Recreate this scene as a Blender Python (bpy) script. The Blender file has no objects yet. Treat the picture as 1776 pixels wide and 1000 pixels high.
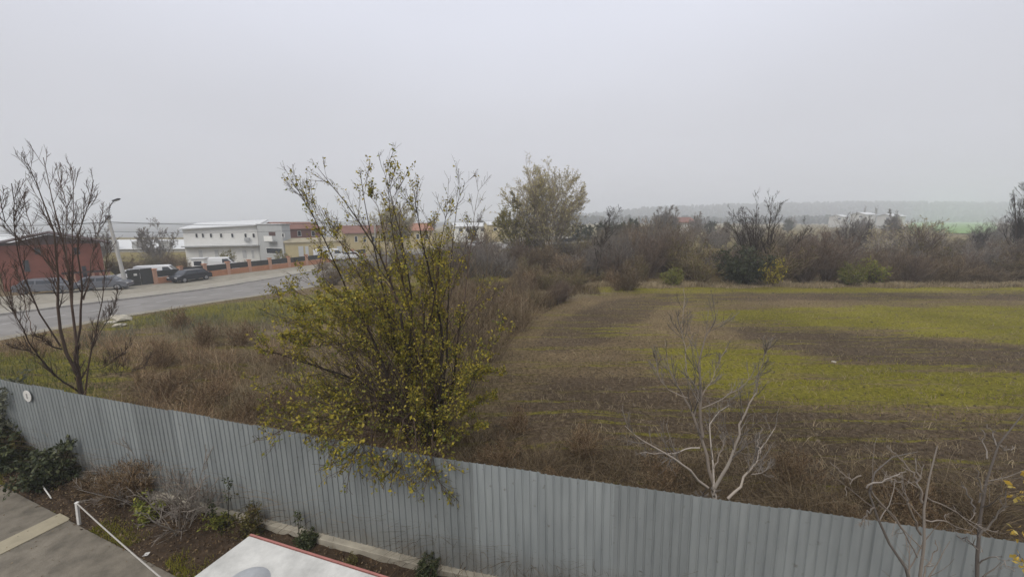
import bpy, bmesh, math, random
import numpy as np
from mathutils import Vector

# ------------------------------------------------------------------ camera, light, exposure
S = bpy.context.scene
COL = S.collection
CZ, FPX = 5.8, 680.0
PITCH = math.atan(120 / FPX)
cp, sp = math.cos(PITCH), math.sin(PITCH)
cam = bpy.data.objects.new("camera", bpy.data.cameras.new("camera"))
COL.objects.link(cam)
cam.location = (0, 0, CZ)
cam.rotation_euler = (math.pi / 2 - PITCH, 0, 0)
cam.data.sensor_width = 36
cam.data.lens = 36 * FPX / 1776
cam.data.clip_start = 0.05
cam.data.clip_end = 6000
S.camera = cam

SUN_EL, SUN_AZ = math.radians(48), math.radians(205)      # dull veiled sun, behind the camera and to the left
w = bpy.data.worlds.new("World")
S.world = w
w.use_nodes = True
nt = w.node_tree
nt.nodes.clear()
out = nt.nodes.new("ShaderNodeOutputWorld")
bg = nt.nodes.new("ShaderNodeBackground")
sky = nt.nodes.new("ShaderNodeTexSky")
sky.sky_type = 'NISHITA'
sky.sun_disc = False
sky.sun_elevation = SUN_EL
sky.sun_rotation = SUN_AZ
sky.air_density = 1.5
sky.dust_density = 6
hs = nt.nodes.new("ShaderNodeHueSaturation")
hs.inputs['Saturation'].default_value = 0.25
mul = nt.nodes.new("ShaderNodeMix"); mul.data_type = 'RGBA'
mul.inputs[0].default_value = 0.96
tc = nt.nodes.new("ShaderNodeTexCoord")
sepx = nt.nodes.new("ShaderNodeSeparateXYZ")
ramp = nt.nodes.new("ShaderNodeValToRGB")
ramp.color_ramp.interpolation = 'EASE'
e = ramp.color_ramp.elements
e[0].position = 0.0; e[0].color = (4.0, 4.05, 4.35, 1)
e[1].position = 1.0; e[1].color = (8.6, 8.7, 9.0, 1)
m_ = ramp.color_ramp.elements.new(0.17); m_.color = (4.35, 4.4, 4.78, 1)
m2_ = ramp.color_ramp.elements.new(0.48); m2_.color = (5.35, 5.5, 6.2, 1)
noi = nt.nodes.new("ShaderNodeTexNoise")
noi.inputs['Scale'].default_value = 1.3
noi.inputs['Detail'].default_value = 2.5
mapn = nt.nodes.new("ShaderNodeMapping")
mapn.inputs['Scale'].default_value = (1, 1, 2.2)
nr = nt.nodes.new("ShaderNodeMapRange")
nr.inputs[1].default_value = 0.3; nr.inputs[2].default_value = 0.7
nr.inputs[3].default_value = 0.955; nr.inputs[4].default_value = 1.045
vm = nt.nodes.new("ShaderNodeVectorMath"); vm.operation = 'SCALE'
L = nt.links.new
L(tc.outputs['Generated'], sepx.inputs[0]); L(sepx.outputs['Z'], ramp.inputs[0])
L(tc.outputs['Generated'], mapn.inputs[0]); L(mapn.outputs[0], noi.inputs['Vector'])
L(noi.outputs['Fac'], nr.inputs[0])
L(ramp.outputs[0], vm.inputs[0]); L(nr.outputs[0], vm.inputs['Scale'])
L(sky.outputs[0], hs.inputs['Color'])
L(hs.outputs[0], mul.inputs[6]); L(vm.outputs[0], mul.inputs[7])
L(mul.outputs[2], bg.inputs[0])
bg.inputs[1].default_value = 0.10
L(bg.outputs[0], out.inputs[0])

sun = bpy.data.objects.new("sun", bpy.data.lights.new("sun", 'SUN'))
COL.objects.link(sun)
sun.data.energy = 1.1
sun.data.angle = math.radians(25)
sun.data.color = (1.0, 0.94, 0.84)
sun.rotation_euler = (-(math.pi / 2 - SUN_EL), 0, -SUN_AZ)
S.view_settings.view_transform = 'Standard'
S.view_settings.look = 'None'
S.view_settings.exposure = 0.60
S.view_settings.gamma = 1
S.view_settings.use_curve_mapping = False
S.render.engine = 'CYCLES'
S.cycles.use_denoising = True
S.cycles.max_bounces = 5
S.cycles.diffuse_bounces = 2
S.cycles.glossy_bounces = 2
S.cycles.transmission_bounces = 2
S.cycles.volume_bounces = 1
S.cycles.caustics_reflective = False
S.cycles.caustics_refractive = False

# ------------------------------------------------------------------ helpers
R = np.random.default_rng(11)
random.seed(5)

def sm(a, b, x):
    t = np.clip((x - a) / (b - a), 0, 1)
    return t * t * (3 - 2 * t)

def H(x, y):                                   # large shape of the land: falls away to the road on the left
    a = x / np.maximum(y, 1.0)
    return -2.0 * sm(0.1, -0.6, a) * sm(12, 50, y) - 30.0 * sm(-.10, -.36, a) * sm(125, 700, y)

def ray(px, py):
    u, v = (px - 888) / FPX, (500 - py) / FPX
    return np.array([u, cp + v * sp, -sp + v * cp])

def at(px, py, Y):                             # point at distance Y ahead
    d = ray(px, py)
    p = d * (Y / d[1])
    return np.array([p[0], p[1], p[2] + CZ])

_ts = np.geomspace(2, 3000, 4000)
def G(px, py):                                 # point of the land
    d = ray(px, py)
    p = d[None, :] * _ts[:, None]
    z = p[:, 2] + CZ
    i = int(np.argmax(z < H(p[:, 0], p[:, 1])))
    return np.array([p[i, 0], p[i, 1], float(H(p[i, 0], p[i, 1]))])

def onx(px, Y):                                # a spot on the land at distance Y under picture column px
    d = ray(px, 480)
    x = d[0] * Y / d[1]
    return np.array([x, Y, float(H(x, Y))])

def tag(o, label=None, cat=None, group=None, kind=None):
    if label: o["label"] = label
    if cat: o["category"] = cat
    if group: o["group"] = group
    if kind: o["kind"] = kind
    return o

def empty(name, loc=(0, 0, 0), rz=0.0):
    o = bpy.data.objects.new(name, None)
    o.empty_display_size = 0.2
    COL.objects.link(o)
    o.location = tuple(float(v) for v in loc)
    o.rotation_euler = (0, 0, rz)
    return o

def link(name, me, parent=None, loc=None, rz=0.0):
    o = bpy.data.objects.new(name, me)
    COL.objects.link(o)
    if parent: o.parent = parent
    if loc is not None: o.location = tuple(float(v) for v in loc)
    if rz: o.rotation_euler = (0, 0, rz)
    return o

def npmesh(name, V, Fc, mats, rnd=None, smooth=False, mi=None):
    me = bpy.data.meshes.new(name)
    V = np.asarray(V, dtype=np.float32); Fc = np.asarray(Fc, dtype=np.int32)
    n = Fc.shape[1]
    me.vertices.add(len(V)); me.vertices.foreach_set("co", V.ravel())
    me.loops.add(Fc.size); me.loops.foreach_set("vertex_index", Fc.ravel())
    me.polygons.add(len(Fc)); me.polygons.foreach_set("loop_start", np.arange(0, Fc.size, n, dtype=np.int32))
    if mi is not None: me.polygons.foreach_set("material_index", np.asarray(mi, dtype=np.int32))
    if smooth: me.polygons.foreach_set("use_smooth", np.ones(len(Fc), dtype=bool))
    me.update(calc_edges=True)
    if rnd is not None:
        a = me.attributes.new("rnd", 'FLOAT', 'POINT')
        a.data.foreach_set("value", np.asarray(rnd, dtype=np.float32))
    for m in (mats if isinstance(mats, (list, tuple)) else [mats]): me.materials.append(m)
    return me

def pymesh(name, V, Fc, mat, smooth=False):
    me = bpy.data.meshes.new(name)
    me.from_pydata([tuple(map(float, v)) for v in V], [], [tuple(f) for f in Fc])
    me.materials.append(mat)
    if smooth:
        for p in me.polygons: p.use_smooth = True
    me.update()
    return me

class MB:                                      # collects boxes and prisms for one mesh
    def __init__(s): s.V = []; s.F = []
    def quadprism(s, base, z0, z1):            # base: 4 xy corners (ccw); z0, z1 scalar or list of 4
        b = len(s.V)
        z0 = [z0] * 4 if np.isscalar(z0) else z0
        z1 = [z1] * 4 if np.isscalar(z1) else z1
        for (x, y), z in zip(base, z0): s.V.append((x, y, z))
        for (x, y), z in zip(base, z1): s.V.append((x, y, z))
        s.F += [(b+3, b+2, b+1, b), (b+4, b+5, b+6, b+7)]
        for i in range(4):
            j = (i + 1) % 4
            s.F.append((b+i, b+j, b+4+j, b+4+i))
        return s
    def box(s, x0, x1, y0, y1, z0, z1):
        return s.quadprism([(x0, y0), (x1, y0), (x1, y1), (x0, y1)], z0, z1)
    def mesh(s, name, mat): return pymesh(name, s.V, s.F, mat)
    def build(s, name, mat, parent=None, bev=0.0):
        me = s.mesh(name, mat)
        if bev:
            bm = bmesh.new(); bm.from_mesh(me)
            bmesh.ops.bevel(bm, geom=bm.edges[:], offset=bev, segments=2, affect='EDGES', profile=0.5)
            bm.to_mesh(me); bm.free()
        return link(name, me, parent)

def box(name, mat, parent, x0, x1, y0, y1, z0, z1, bev=0.0):
    return MB().box(x0, x1, y0, y1, z0, z1).build(name, mat, parent, bev)

# ---- branches
def unit(a): return a / np.maximum(np.linalg.norm(a, axis=-1, keepdims=True), 1e-9)

def tubes(P, Rr, n=4):
    """P [N,K,3], Rr [N,K] -> verts, quads"""
    N, K, _ = P.shape
    T = np.empty_like(P)
    T[:, 1:-1] = P[:, 2:] - P[:, :-2]; T[:, 0] = P[:, 1] - P[:, 0]; T[:, -1] = P[:, -1] - P[:, -2]
    T = unit(T)
    ref = unit(R.normal(size=(N, 1, 3)) * [1, 1, .2] + np.cross(T[:, :1], [0.3, 0.2, 1.0]))
    A = unit(np.cross(T, ref)); B = np.cross(T, A)
    th = np.arange(n) * 2 * math.pi / n
    V = P[:, :, None, :] + Rr[:, :, None, None] * (A[:, :, None, :] * np.cos(th)[None, None, :, None] + B[:, :, None, :] * np.sin(th)[None, None, :, None])
    idx = np.arange(N * K * n).reshape(N, K, n)
    a = idx[:, :-1, :]; b = np.roll(a, -1, axis=2); d = idx[:, 1:, :]; c = np.roll(d, -1, axis=2)
    Fq = np.stack([a, b, c, d], -1).reshape(-1, 4)
    return V.reshape(-1, 3), Fq, np.repeat(R.random(N), K * n)

def paths(P0, D, Ln, K, wob, up):
    N = len(P0)
    P = np.empty((N, K, 3)); P[:, 0] = P0
    D = unit(D); st = (Ln / (K - 1))[:, None]
    for k in range(1, K):
        D = unit(D + R.normal(size=(N, 3)) * wob + np.array([0, 0, up]))
        P[:, k] = P[:, k-1] + D * st
    return P

def children(P, Rr, m, t0, t1, ang, lr, K, wob, up, rs=0.6, tip=0.25, lmin=0.0, lmax=99.0):
    N, K0, _ = P.shape
    Lp = np.linalg.norm(np.diff(P, axis=1), axis=2).sum(1)
    t = R.uniform(t0, t1, (N, m)); f = t * (K0 - 1); i = np.minimum(f.astype(int), K0 - 2); fr = (f - i)[..., None]
    n_ = np.arange(N)[:, None]
    p = P[n_, i] * (1 - fr) + P[n_, i+1] * fr
    r = Rr[n_, i] * (1 - fr[..., 0]) + Rr[n_, i+1] * fr[..., 0]
    T = unit(P[n_, i+1] - P[n_, i])
    q = unit(np.cross(T, R.normal(size=(N, m, 3))))
    a = ang * R.uniform(0.6, 1.3, (N, m))[..., None]
    D = T * np.cos(a) + q * np.sin(a)
    Ln = np.maximum(Lp[:, None] * lr * R.uniform(.5, 1.25, (N, m)) * (1.15 - .6 * t), lmin)
    Ln = np.minimum(Ln, lmax * R.uniform(.5, 1, Ln.shape))
    C = paths(p.reshape(-1, 3), D.reshape(-1, 3), Ln.ravel(), K, wob, up)
    r0 = np.minimum(r.ravel() * rs, r.ravel() * .95)
    CR = r0[:, None] * np.linspace(1, tip, K)[None, :]
    return C, CR

def joinparts(parts):
    V, Fq, Q, o = [], [], [], 0
    for v, f, q in parts:
        V.append(v); Fq.append(f + o); Q.append(q); o += len(v)
    return np.concatenate(V), np.concatenate(Fq), np.concatenate(Q)

def leafset(P, m, size, t0=0.2, droop=0.3, off=0.02, asp=0.55):
    """small folded leaf faces along branches P"""
    N, K0, _ = P.shape
    t = R.uniform(t0, 1, (N, m)); f = t * (K0 - 1); i = np.minimum(f.astype(int), K0 - 2); fr = (f - i)[..., None]
    n_ = np.arange(N)[:, None]
    p = (P[n_, i] * (1 - fr) + P[n_, i+1] * fr).reshape(-1, 3)
    M = len(p)
    d = unit(R.normal(size=(M, 3)) + [0, 0, -droop])
    s = unit(np.cross(d, R.normal(size=(M, 3))))
    nn = np.cross(d, s)
    sz = (size * R.uniform(.6, 1.35, M))[:, None]
    b = p + d * off
    v0 = b; v1 = b + d * sz * .5 + s * sz * asp * .5 + nn * sz * .1
    v2 = b + d * sz; v3 = b + d * sz * .5 - s * sz * asp * .5 + nn * sz * .1
    V = np.stack([v0, v1, v2, v3], 1).reshape(-1, 3)
    Fq = np.arange(M * 4).reshape(M, 4)
    return V, Fq, np.repeat(R.random(M), 4)

def blades(P, h, wd, lean=0.35, rows=3):
    N = len(P)
    a = R.uniform(0, 2 * math.pi, N); sdir = np.stack([np.cos(a), np.sin(a), np.zeros(N)], 1)
    b = R.uniform(0, 2 * math.pi, N); ld = np.stack([np.cos(b), np.sin(b), np.zeros(N)], 1) * (lean * R.uniform(.2, 1.6, N) * h)[:, None]
    V = []
    for k in range(rows):
        t = k / (rows - 1)
        c = P + ld * t ** 1.8 + np.stack([np.zeros(N), np.zeros(N), h * t * (1 - .12 * t)], 1)
        ww = (wd * (1 - .85 * t))[:, None] * sdir * .5
        V += [c - ww, c + ww]
    V = np.stack(V, 1).reshape(-1, 3)
    base = (np.arange(N) * rows * 2)[:, None]
    Fq = np.concatenate([base + np.array([[2*k, 2*k+1, 2*k+3, 2*k+2]]) for k in range(rows - 1)])
    return V, Fq, np.repeat(R.random(N), rows * 2)

# ------------------------------------------------------------------ materials
def node_mat(name, rough=0.85, spec=0.25):
    m = bpy.data.materials.new(name); m.use_nodes = True
    n = m.node_tree; b = n.nodes["Principled BSDF"]
    b.inputs['Roughness'].default_value = rough
    b.inputs['Specular IOR Level'].default_value = spec
    return m, n, b

def N_(n, t): return n.nodes.new(t)

def plain(name, col, rough=0.7, spec=0.3, metal=0.0, var=0.18, scale=3.0, bump=0.0, bscale=40):
    m, n, b = node_mat(name, rough, spec)
    b.inputs['Metallic'].default_value = metal
    t = N_(n, "ShaderNodeTexCoord"); z = N_(n, "ShaderNodeTexNoise")
    z.inputs['Scale'].default_value = scale; z.inputs['Detail'].default_value = 7; z.inputs['Roughness'].default_value = .65
    r = N_(n, "ShaderNodeValToRGB")
    lo = [c * (1 - var) for c in col]; hi = [min(1, c * (1 + var)) for c in col]
    r.color_ramp.elements[0].position = .3; r.color_ramp.elements[0].color = (*lo, 1)
    r.color_ramp.elements[1].position = .7; r.color_ramp.elements[1].color = (*hi, 1)
    n.links.new(t.outputs['Object'], z.inputs['Vector']); n.links.new(z.outputs['Fac'], r.inputs[0])
    n.links.new(r.outputs[0], b.inputs['Base Color'])
    if bump:
        z2 = N_(n, "ShaderNodeTexNoise"); z2.inputs['Scale'].default_value = bscale; z2.inputs['Detail'].default_value = 5
        bp = N_(n, "ShaderNodeBump"); bp.inputs['Strength'].default_value = bump; bp.inputs['Distance'].default_value = .02
        n.links.new(t.outputs['Object'], z2.inputs['Vector']); n.links.new(z2.outputs['Fac'], bp.inputs['Height'])
        n.links.new(bp.outputs[0], b.inputs['Normal'])
    return m

def rmat(name, cols, rough=0.8, spec=0.15, trans=0.0, objvar=0.25):
    """colour picked from a ramp by the per-piece value 'rnd', shifted a little per object"""
    m, n, b = node_mat(name, rough, spec)
    a = N_(n, "ShaderNodeAttribute"); a.attribute_name = "rnd"
    r = N_(n, "ShaderNodeValToRGB")
    el = r.color_ramp.elements
    for i, c in enumerate(cols):
        p = i / (len(cols) - 1)
        k = el[0] if i == 0 else (el[len(el) - 1] if i == len(cols) - 1 else el.new(p))
        k.position = p; k.color = (*c, 1)
    oi = N_(n, "ShaderNodeObjectInfo")
    mr = N_(n, "ShaderNodeMapRange"); mr.inputs[3].default_value = 1 - objvar; mr.inputs[4].default_value = 1 + objvar
    sc = N_(n, "ShaderNodeVectorMath"); sc.operation = 'SCALE'
    n.links.new(a.outputs['Fac'], r.inputs[0]); n.links.new(oi.outputs['Random'], mr.inputs[0])
    n.links.new(r.outputs[0], sc.inputs[0]); n.links.new(mr.outputs[0], sc.inputs['Scale'])
    n.links.new(sc.outputs[0], b.inputs['Base Color'])
    if trans:
        tr = N_(n, "ShaderNodeBsdfTranslucent"); mx = N_(n, "ShaderNodeMixShader"); mx.inputs[0].default_value = trans
        n.links.new(sc.outputs[0], tr.inputs[0])
        o = n.nodes["Material Output"]
        n.links.new(b.outputs[0], mx.inputs[1]); n.links.new(tr.outputs[0], mx.inputs[2]); n.links.new(mx.outputs[0], o.inputs['Surface'])
    return m

M = {}
M['bark_dark'] = rmat('bark_dark', [(.022, .017, .014), (.05, .038, .03), (.075, .058, .045)])
M['bark_brown'] = rmat('bark_brown', [(.05, .034, .026), (.095, .066, .05), (.13, .09, .07)])
M['bark_grey'] = rmat('bark_grey', [(.10, .087, .078), (.17, .15, .13), (.25, .22, .19)])
M['bark_pale'] = rmat('bark_pale', [(.18, .15, .125), (.28, .24, .20), (.38, .34, .30)])
M['twig_purple'] = rmat('twig_purple', [(.07, .048, .036), (.125, .09, .066), (.20, .155, .118)])
M['twig_brown'] = rmat('twig_brown', [(.08, .056, .034), (.17, .125, .078), (.30, .235, .155)])
M['leaf_yellow'] = rmat('leaf_yellow', [(.16, .15, .016), (.32, .27, .028), (.46, .37, .045), (.22, .20, .03), (.52, .40, .07)], .6, .3, .3, .1)
M['leaf_olive'] = rmat('leaf_olive', [(.06, .058, .018), (.12, .108, .03), (.18, .15, .05)], .65, .25, .25)
M['leaf_lime'] = rmat('leaf_lime', [(.09, .115, .02), (.19, .205, .035), (.26, .24, .05)], .65, .25, .3)
M['leaf_dark'] = rmat('leaf_dark', [(.018, .026, .010), (.045, .058, .020), (.10, .11, .045)], .55, .35, .15)
M['leaf_grey'] = rmat('leaf_grey', [(.06, .07, .045), (.12, .125, .085), (.17, .17, .12)], .8, .2, .2)
M['leaf_amber'] = rmat('leaf_amber', [(.42, .30, .05), (.55, .36, .06), (.50, .42, .14)], .6, .3, .35, .05)
M['leaf_straw'] = rmat('leaf_straw', [(.16, .15, .04), (.27, .24, .06), (.34, .29, .10)], .7, .2, .3, .08)
M['leaf_cream'] = rmat('leaf_cream', [(.36, .33, .18), (.50, .45, .25), (.46, .38, .13)], .7, .2, .3, .08)
M['dead_leaf'] = rmat('dead_leaf', [(.05, .03, .016), (.13, .085, .045), (.24, .18, .11)], .8, .2, .1)
M['rust_weed'] = rmat('rust_weed', [(.06, .036, .02), (.16, .10, .055), (.28, .19, .11), (.42, .33, .21)], .85, .1, .15)
M['brown_weed'] = rmat('brown_weed', [(.045, .03, .018), (.105, .074, .043), (.18, .13, .075), (.27, .21, .13)], .85, .1, .15)
M['clod'] = rmat('clod', [(.05, .036, .024), (.10, .075, .05), (.16, .125, .085)])
M['straw'] = rmat('straw', [(.16, .125, .07), (.29, .23, .14), (.42, .345, .23)], .85, .1, .2)
M['grass_green'] = rmat('grass_green', [(.08, .092, .008), (.18, .18, .014), (.27, .245, .03), (.22, .185, .05)], .75, .15, .2)
M['grass_verge'] = rmat('grass_verge', [(.045, .055, .015), (.10, .11, .03), (.17, .165, .055), (.20, .17, .09)], .75, .15, .2)
M['grass_olive'] = rmat('grass_olive', [(.06, .05, .025), (.13, .105, .055), (.22, .18, .10), (.11, .10, .035)], .8, .15, .2)
M['asphalt'] = plain('asphalt', (.205, .195, .185), .95, .08, var=.2, scale=.5, bump=.15)
M['paint_white'] = plain('paint_white', (.30, .30, .29), .6, .3, var=.25, scale=5)
M['kerb'] = plain('kerb', (.36, .34, .31), .85, .2, var=.15, scale=2, bump=.2)
M['pavement'] = plain('pavement', (.27, .25, .21), .9, .2, var=.15, scale=.8, bump=.2)
M['verge_gravel'] = plain('verge_gravel', (.24, .22, .18), .95, .1, var=.25, scale=1.3, bump=.4)
M['slab'] = plain('slab', (.15, .132, .105), .85, .25, var=.38, scale=2.6, bump=.25, bscale=60)
M['slab_light'] = plain('slab_light', (.30, .265, .19), .85, .25, var=.15, scale=2.2, bump=.2)
M['plinth'] = plain('plinth', (.34, .31, .25), .9, .2, var=.3, scale=2.0, bump=.3)
M['white_roof'] = plain('white_roof', (.44, .435, .41), .7, .3, var=.22, scale=4.5, bump=.15)
M['red_trim'] = plain('red_trim', (.30, .12, .10), .6, .4, var=.2, scale=6)
M['post_white'] = plain('post_white', (.62, .61, .58), .6, .3, var=.12, scale=12)
M['rope'] = plain('rope', (.38, .36, .33), .9, .1, var=.15, scale=30)
M['soil'] = plain('soil', (.055, .038, .025), .95, .1, var=.4, scale=6, bump=.6, bscale=30)
M['concrete_pole'] = plain('concrete_pole', (.38, .37, .35), .85, .2, var=.15, scale=1.5, bump=.1)
M['metal_grey'] = plain('metal_grey', (.22, .23, .25), .5, .4, metal=.5)
M['metal_dark'] = plain('metal_dark', (.03, .03, .033), .6, .3)
M['lamp_glass'] = plain('lamp_glass', (.35, .36, .36), .2, .5)
M['wire'] = plain('wire', (.03, .03, .03), .6, .2)
M['red_wall'] = plain('red_wall', (.22, .07, .045), .75, .2, var=.18, scale=.8)
M['roof_dark'] = plain('roof_dark', (.06, .04, .038), .8, .2, var=.3, scale=1.2)
M['gable_dark'] = plain('gable_dark', (.10, .06, .055), .8, .2, var=.25, scale=1.2)
M['white_wall'] = plain('white_wall', (.74, .74, .71), .8, .2, var=.05, scale=.6)
M['grey_wall'] = plain('grey_wall', (.40, .41, .41), .8, .2, var=.07, scale=.6)
M['white_sheet'] = plain('white_sheet', (.52, .53, .53), .5, .3, var=.04, scale=.6)
M['warehouse_wall'] = plain('warehouse_wall', (.50, .49, .46), .7, .2, var=.1, scale=.4)
M['maroon_wall'] = plain('maroon_wall', (.22, .11, .09), .8, .2, var=.12, scale=.7)
M['roof_brown'] = plain('roof_brown', (.17, .085, .065), .8, .2, var=.2, scale=1.0)
M['yellow_wall'] = plain('yellow_wall', (.50, .42, .24), .8, .2, var=.08, scale=.6)
M['roof_orange'] = plain('roof_orange', (.28, .14, .095), .8, .2, var=.2, scale=1.2)
M['brick_orange'] = plain('brick_orange', (.42, .20, .11), .85, .2, var=.15, scale=2, bump=.2)
M['brick_pillar'] = plain('brick_pillar', (.46, .27, .19), .85, .2, var=.12, scale=3)
M['panel_dark'] = plain('panel_dark', (.035, .035, .033), .7, .3)
M['glass'] = plain('glass', (.03, .035, .045), .12, .5, var=.1)
M['tyre'] = plain('tyre', (.02, .02, .02), .85, .2)
M['rim'] = plain('rim', (.30, .30, .31), .4, .4, metal=.6)
M['car_dark'] = plain('car_dark', (.018, .02, .026), .25, .5, var=.05)
M['car_grey'] = plain('car_grey', (.10, .105, .12), .3, .5, var=.05)
M['car_white'] = plain('car_white', (.68, .69, .70), .3, .5, var=.03)
M['headlight'] = plain('headlight', (.5, .5, .5), .15, .5)
M['taillight'] = plain('taillight', (.25, .02, .02), .3, .5)
M['stone'] = plain('stone', (.36, .33, .27), .9, .2, var=.25, scale=3, bump=.4)
M['black_mark'] = plain('black_mark', (.03, .03, .03), .7, .2)
M['dish_grey'] = plain('dish_grey', (.33, .34, .35), .6, .3, var=.2, scale=5)

def fence_material():
    m, n, b = node_mat('galvanised_sheet', .42, .4)
    b.inputs['Metallic'].default_value = .0
    t = N_(n, "ShaderNodeTexCoord")
    mp = N_(n, "ShaderNodeMapping"); mp.inputs['Scale'].default_value = (6, 6, .7)
    z = N_(n, "ShaderNodeTexNoise"); z.inputs['Scale'].default_value = 1.2; z.inputs['Detail'].default_value = 8
    z2 = N_(n, "ShaderNodeTexNoise"); z2.inputs['Scale'].default_value = .45; z2.inputs['Detail'].default_value = 4
    r = N_(n, "ShaderNodeValToRGB")
    r.color_ramp.elements[0].position = .3; r.color_ramp.elements[0].color = (.18, .198, .203, 1)
    r.color_ramp.elements[1].position = .72; r.color_ramp.elements[1].color = (.30, .322, .322, 1)
    ad = N_(n, "ShaderNodeMix"); ad.data_type = 'FLOAT'; ad.inputs[0].default_value = .45
    oi = N_(n, "ShaderNodeObjectInfo")
    mr = N_(n, "ShaderNodeMapRange"); mr.inputs[3].default_value = .82; mr.inputs[4].default_value = 1.10
    sc = N_(n, "ShaderNodeVectorMath"); sc.operation = 'SCALE'
    lk = n.links.new
    lk(t.outputs['Object'], mp.inputs[0]); lk(mp.outputs[0], z.inputs['Vector']); lk(t.outputs['Object'], z2.inputs['Vector'])
    lk(z.outputs['Fac'], ad.inputs[2]); lk(z2.outputs['Fac'], ad.inputs[3]); lk(ad.outputs[0], r.inputs[0])
    lk(oi.outputs['Random'], mr.inputs[0]); lk(r.outputs[0], sc.inputs[0]); lk(mr.outputs[0], sc.inputs['Scale'])
    # faint rusty splash marks low on the sheets
    z3 = N_(n, "ShaderNodeTexNoise"); z3.inputs['Scale'].default_value = 9; z3.inputs['Detail'].default_value = 6
    r3 = N_(n, "ShaderNodeValToRGB"); r3.color_ramp.elements[0].position = .66; r3.color_ramp.elements[1].position = .8
    mx = N_(n, "ShaderNodeMix"); mx.data_type = 'RGBA'; mx.inputs[7].default_value = (.11, .10, .085, 1)
    lk(t.outputs['Object'], z3.inputs['Vector']); lk(z3.outputs['Fac'], r3.inputs[0]); lk(r3.outputs[0], mx.inputs[0]); lk(sc.outputs[0], mx.inputs[6])
    # splashed earth near the foot
    sz_ = N_(n, "ShaderNodeSeparateXYZ"); lk(t.outputs['Object'], sz_.inputs[0])
    mz = N_(n, "ShaderNodeMapRange"); mz.inputs[1].default_value = .15; mz.inputs[2].default_value = .75; mz.inputs[3].default_value = 1.0; mz.inputs[4].default_value = 0.0
    lk(sz_.outputs['Z'], mz.inputs[0])
    z4 = N_(n, "ShaderNodeTexNoise"); z4.inputs['Scale'].default_value = 3.5; z4.inputs['Detail'].default_value = 9; lk(t.outputs['Object'], z4.inputs['Vector'])
    mm = N_(n, "ShaderNodeMath"); mm.operation = 'MULTIPLY'; lk(mz.outputs[0], mm.inputs[0]); lk(z4.outputs['Fac'], mm.inputs[1])
    mx2 = N_(n, "ShaderNodeMix"); mx2.data_type = 'RGBA'; mx2.inputs[7].default_value = (.15, .13, .10, 1)
    lk(mm.outputs[0], mx2.inputs[0]); lk(mx.outputs[2], mx2.inputs[6])
    lk(mx2.outputs[2], b.inputs['Base Color'])
    bz = N_(n, "ShaderNodeBump"); bz.inputs['Strength'].default_value = .35; bz.inputs['Distance'].default_value = .05
    lk(z2.outputs['Fac'], bz.inputs['Height']); lk(bz.outputs[0], b.inputs['Normal'])
    return m
M['sheet'] = fence_material()

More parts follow.
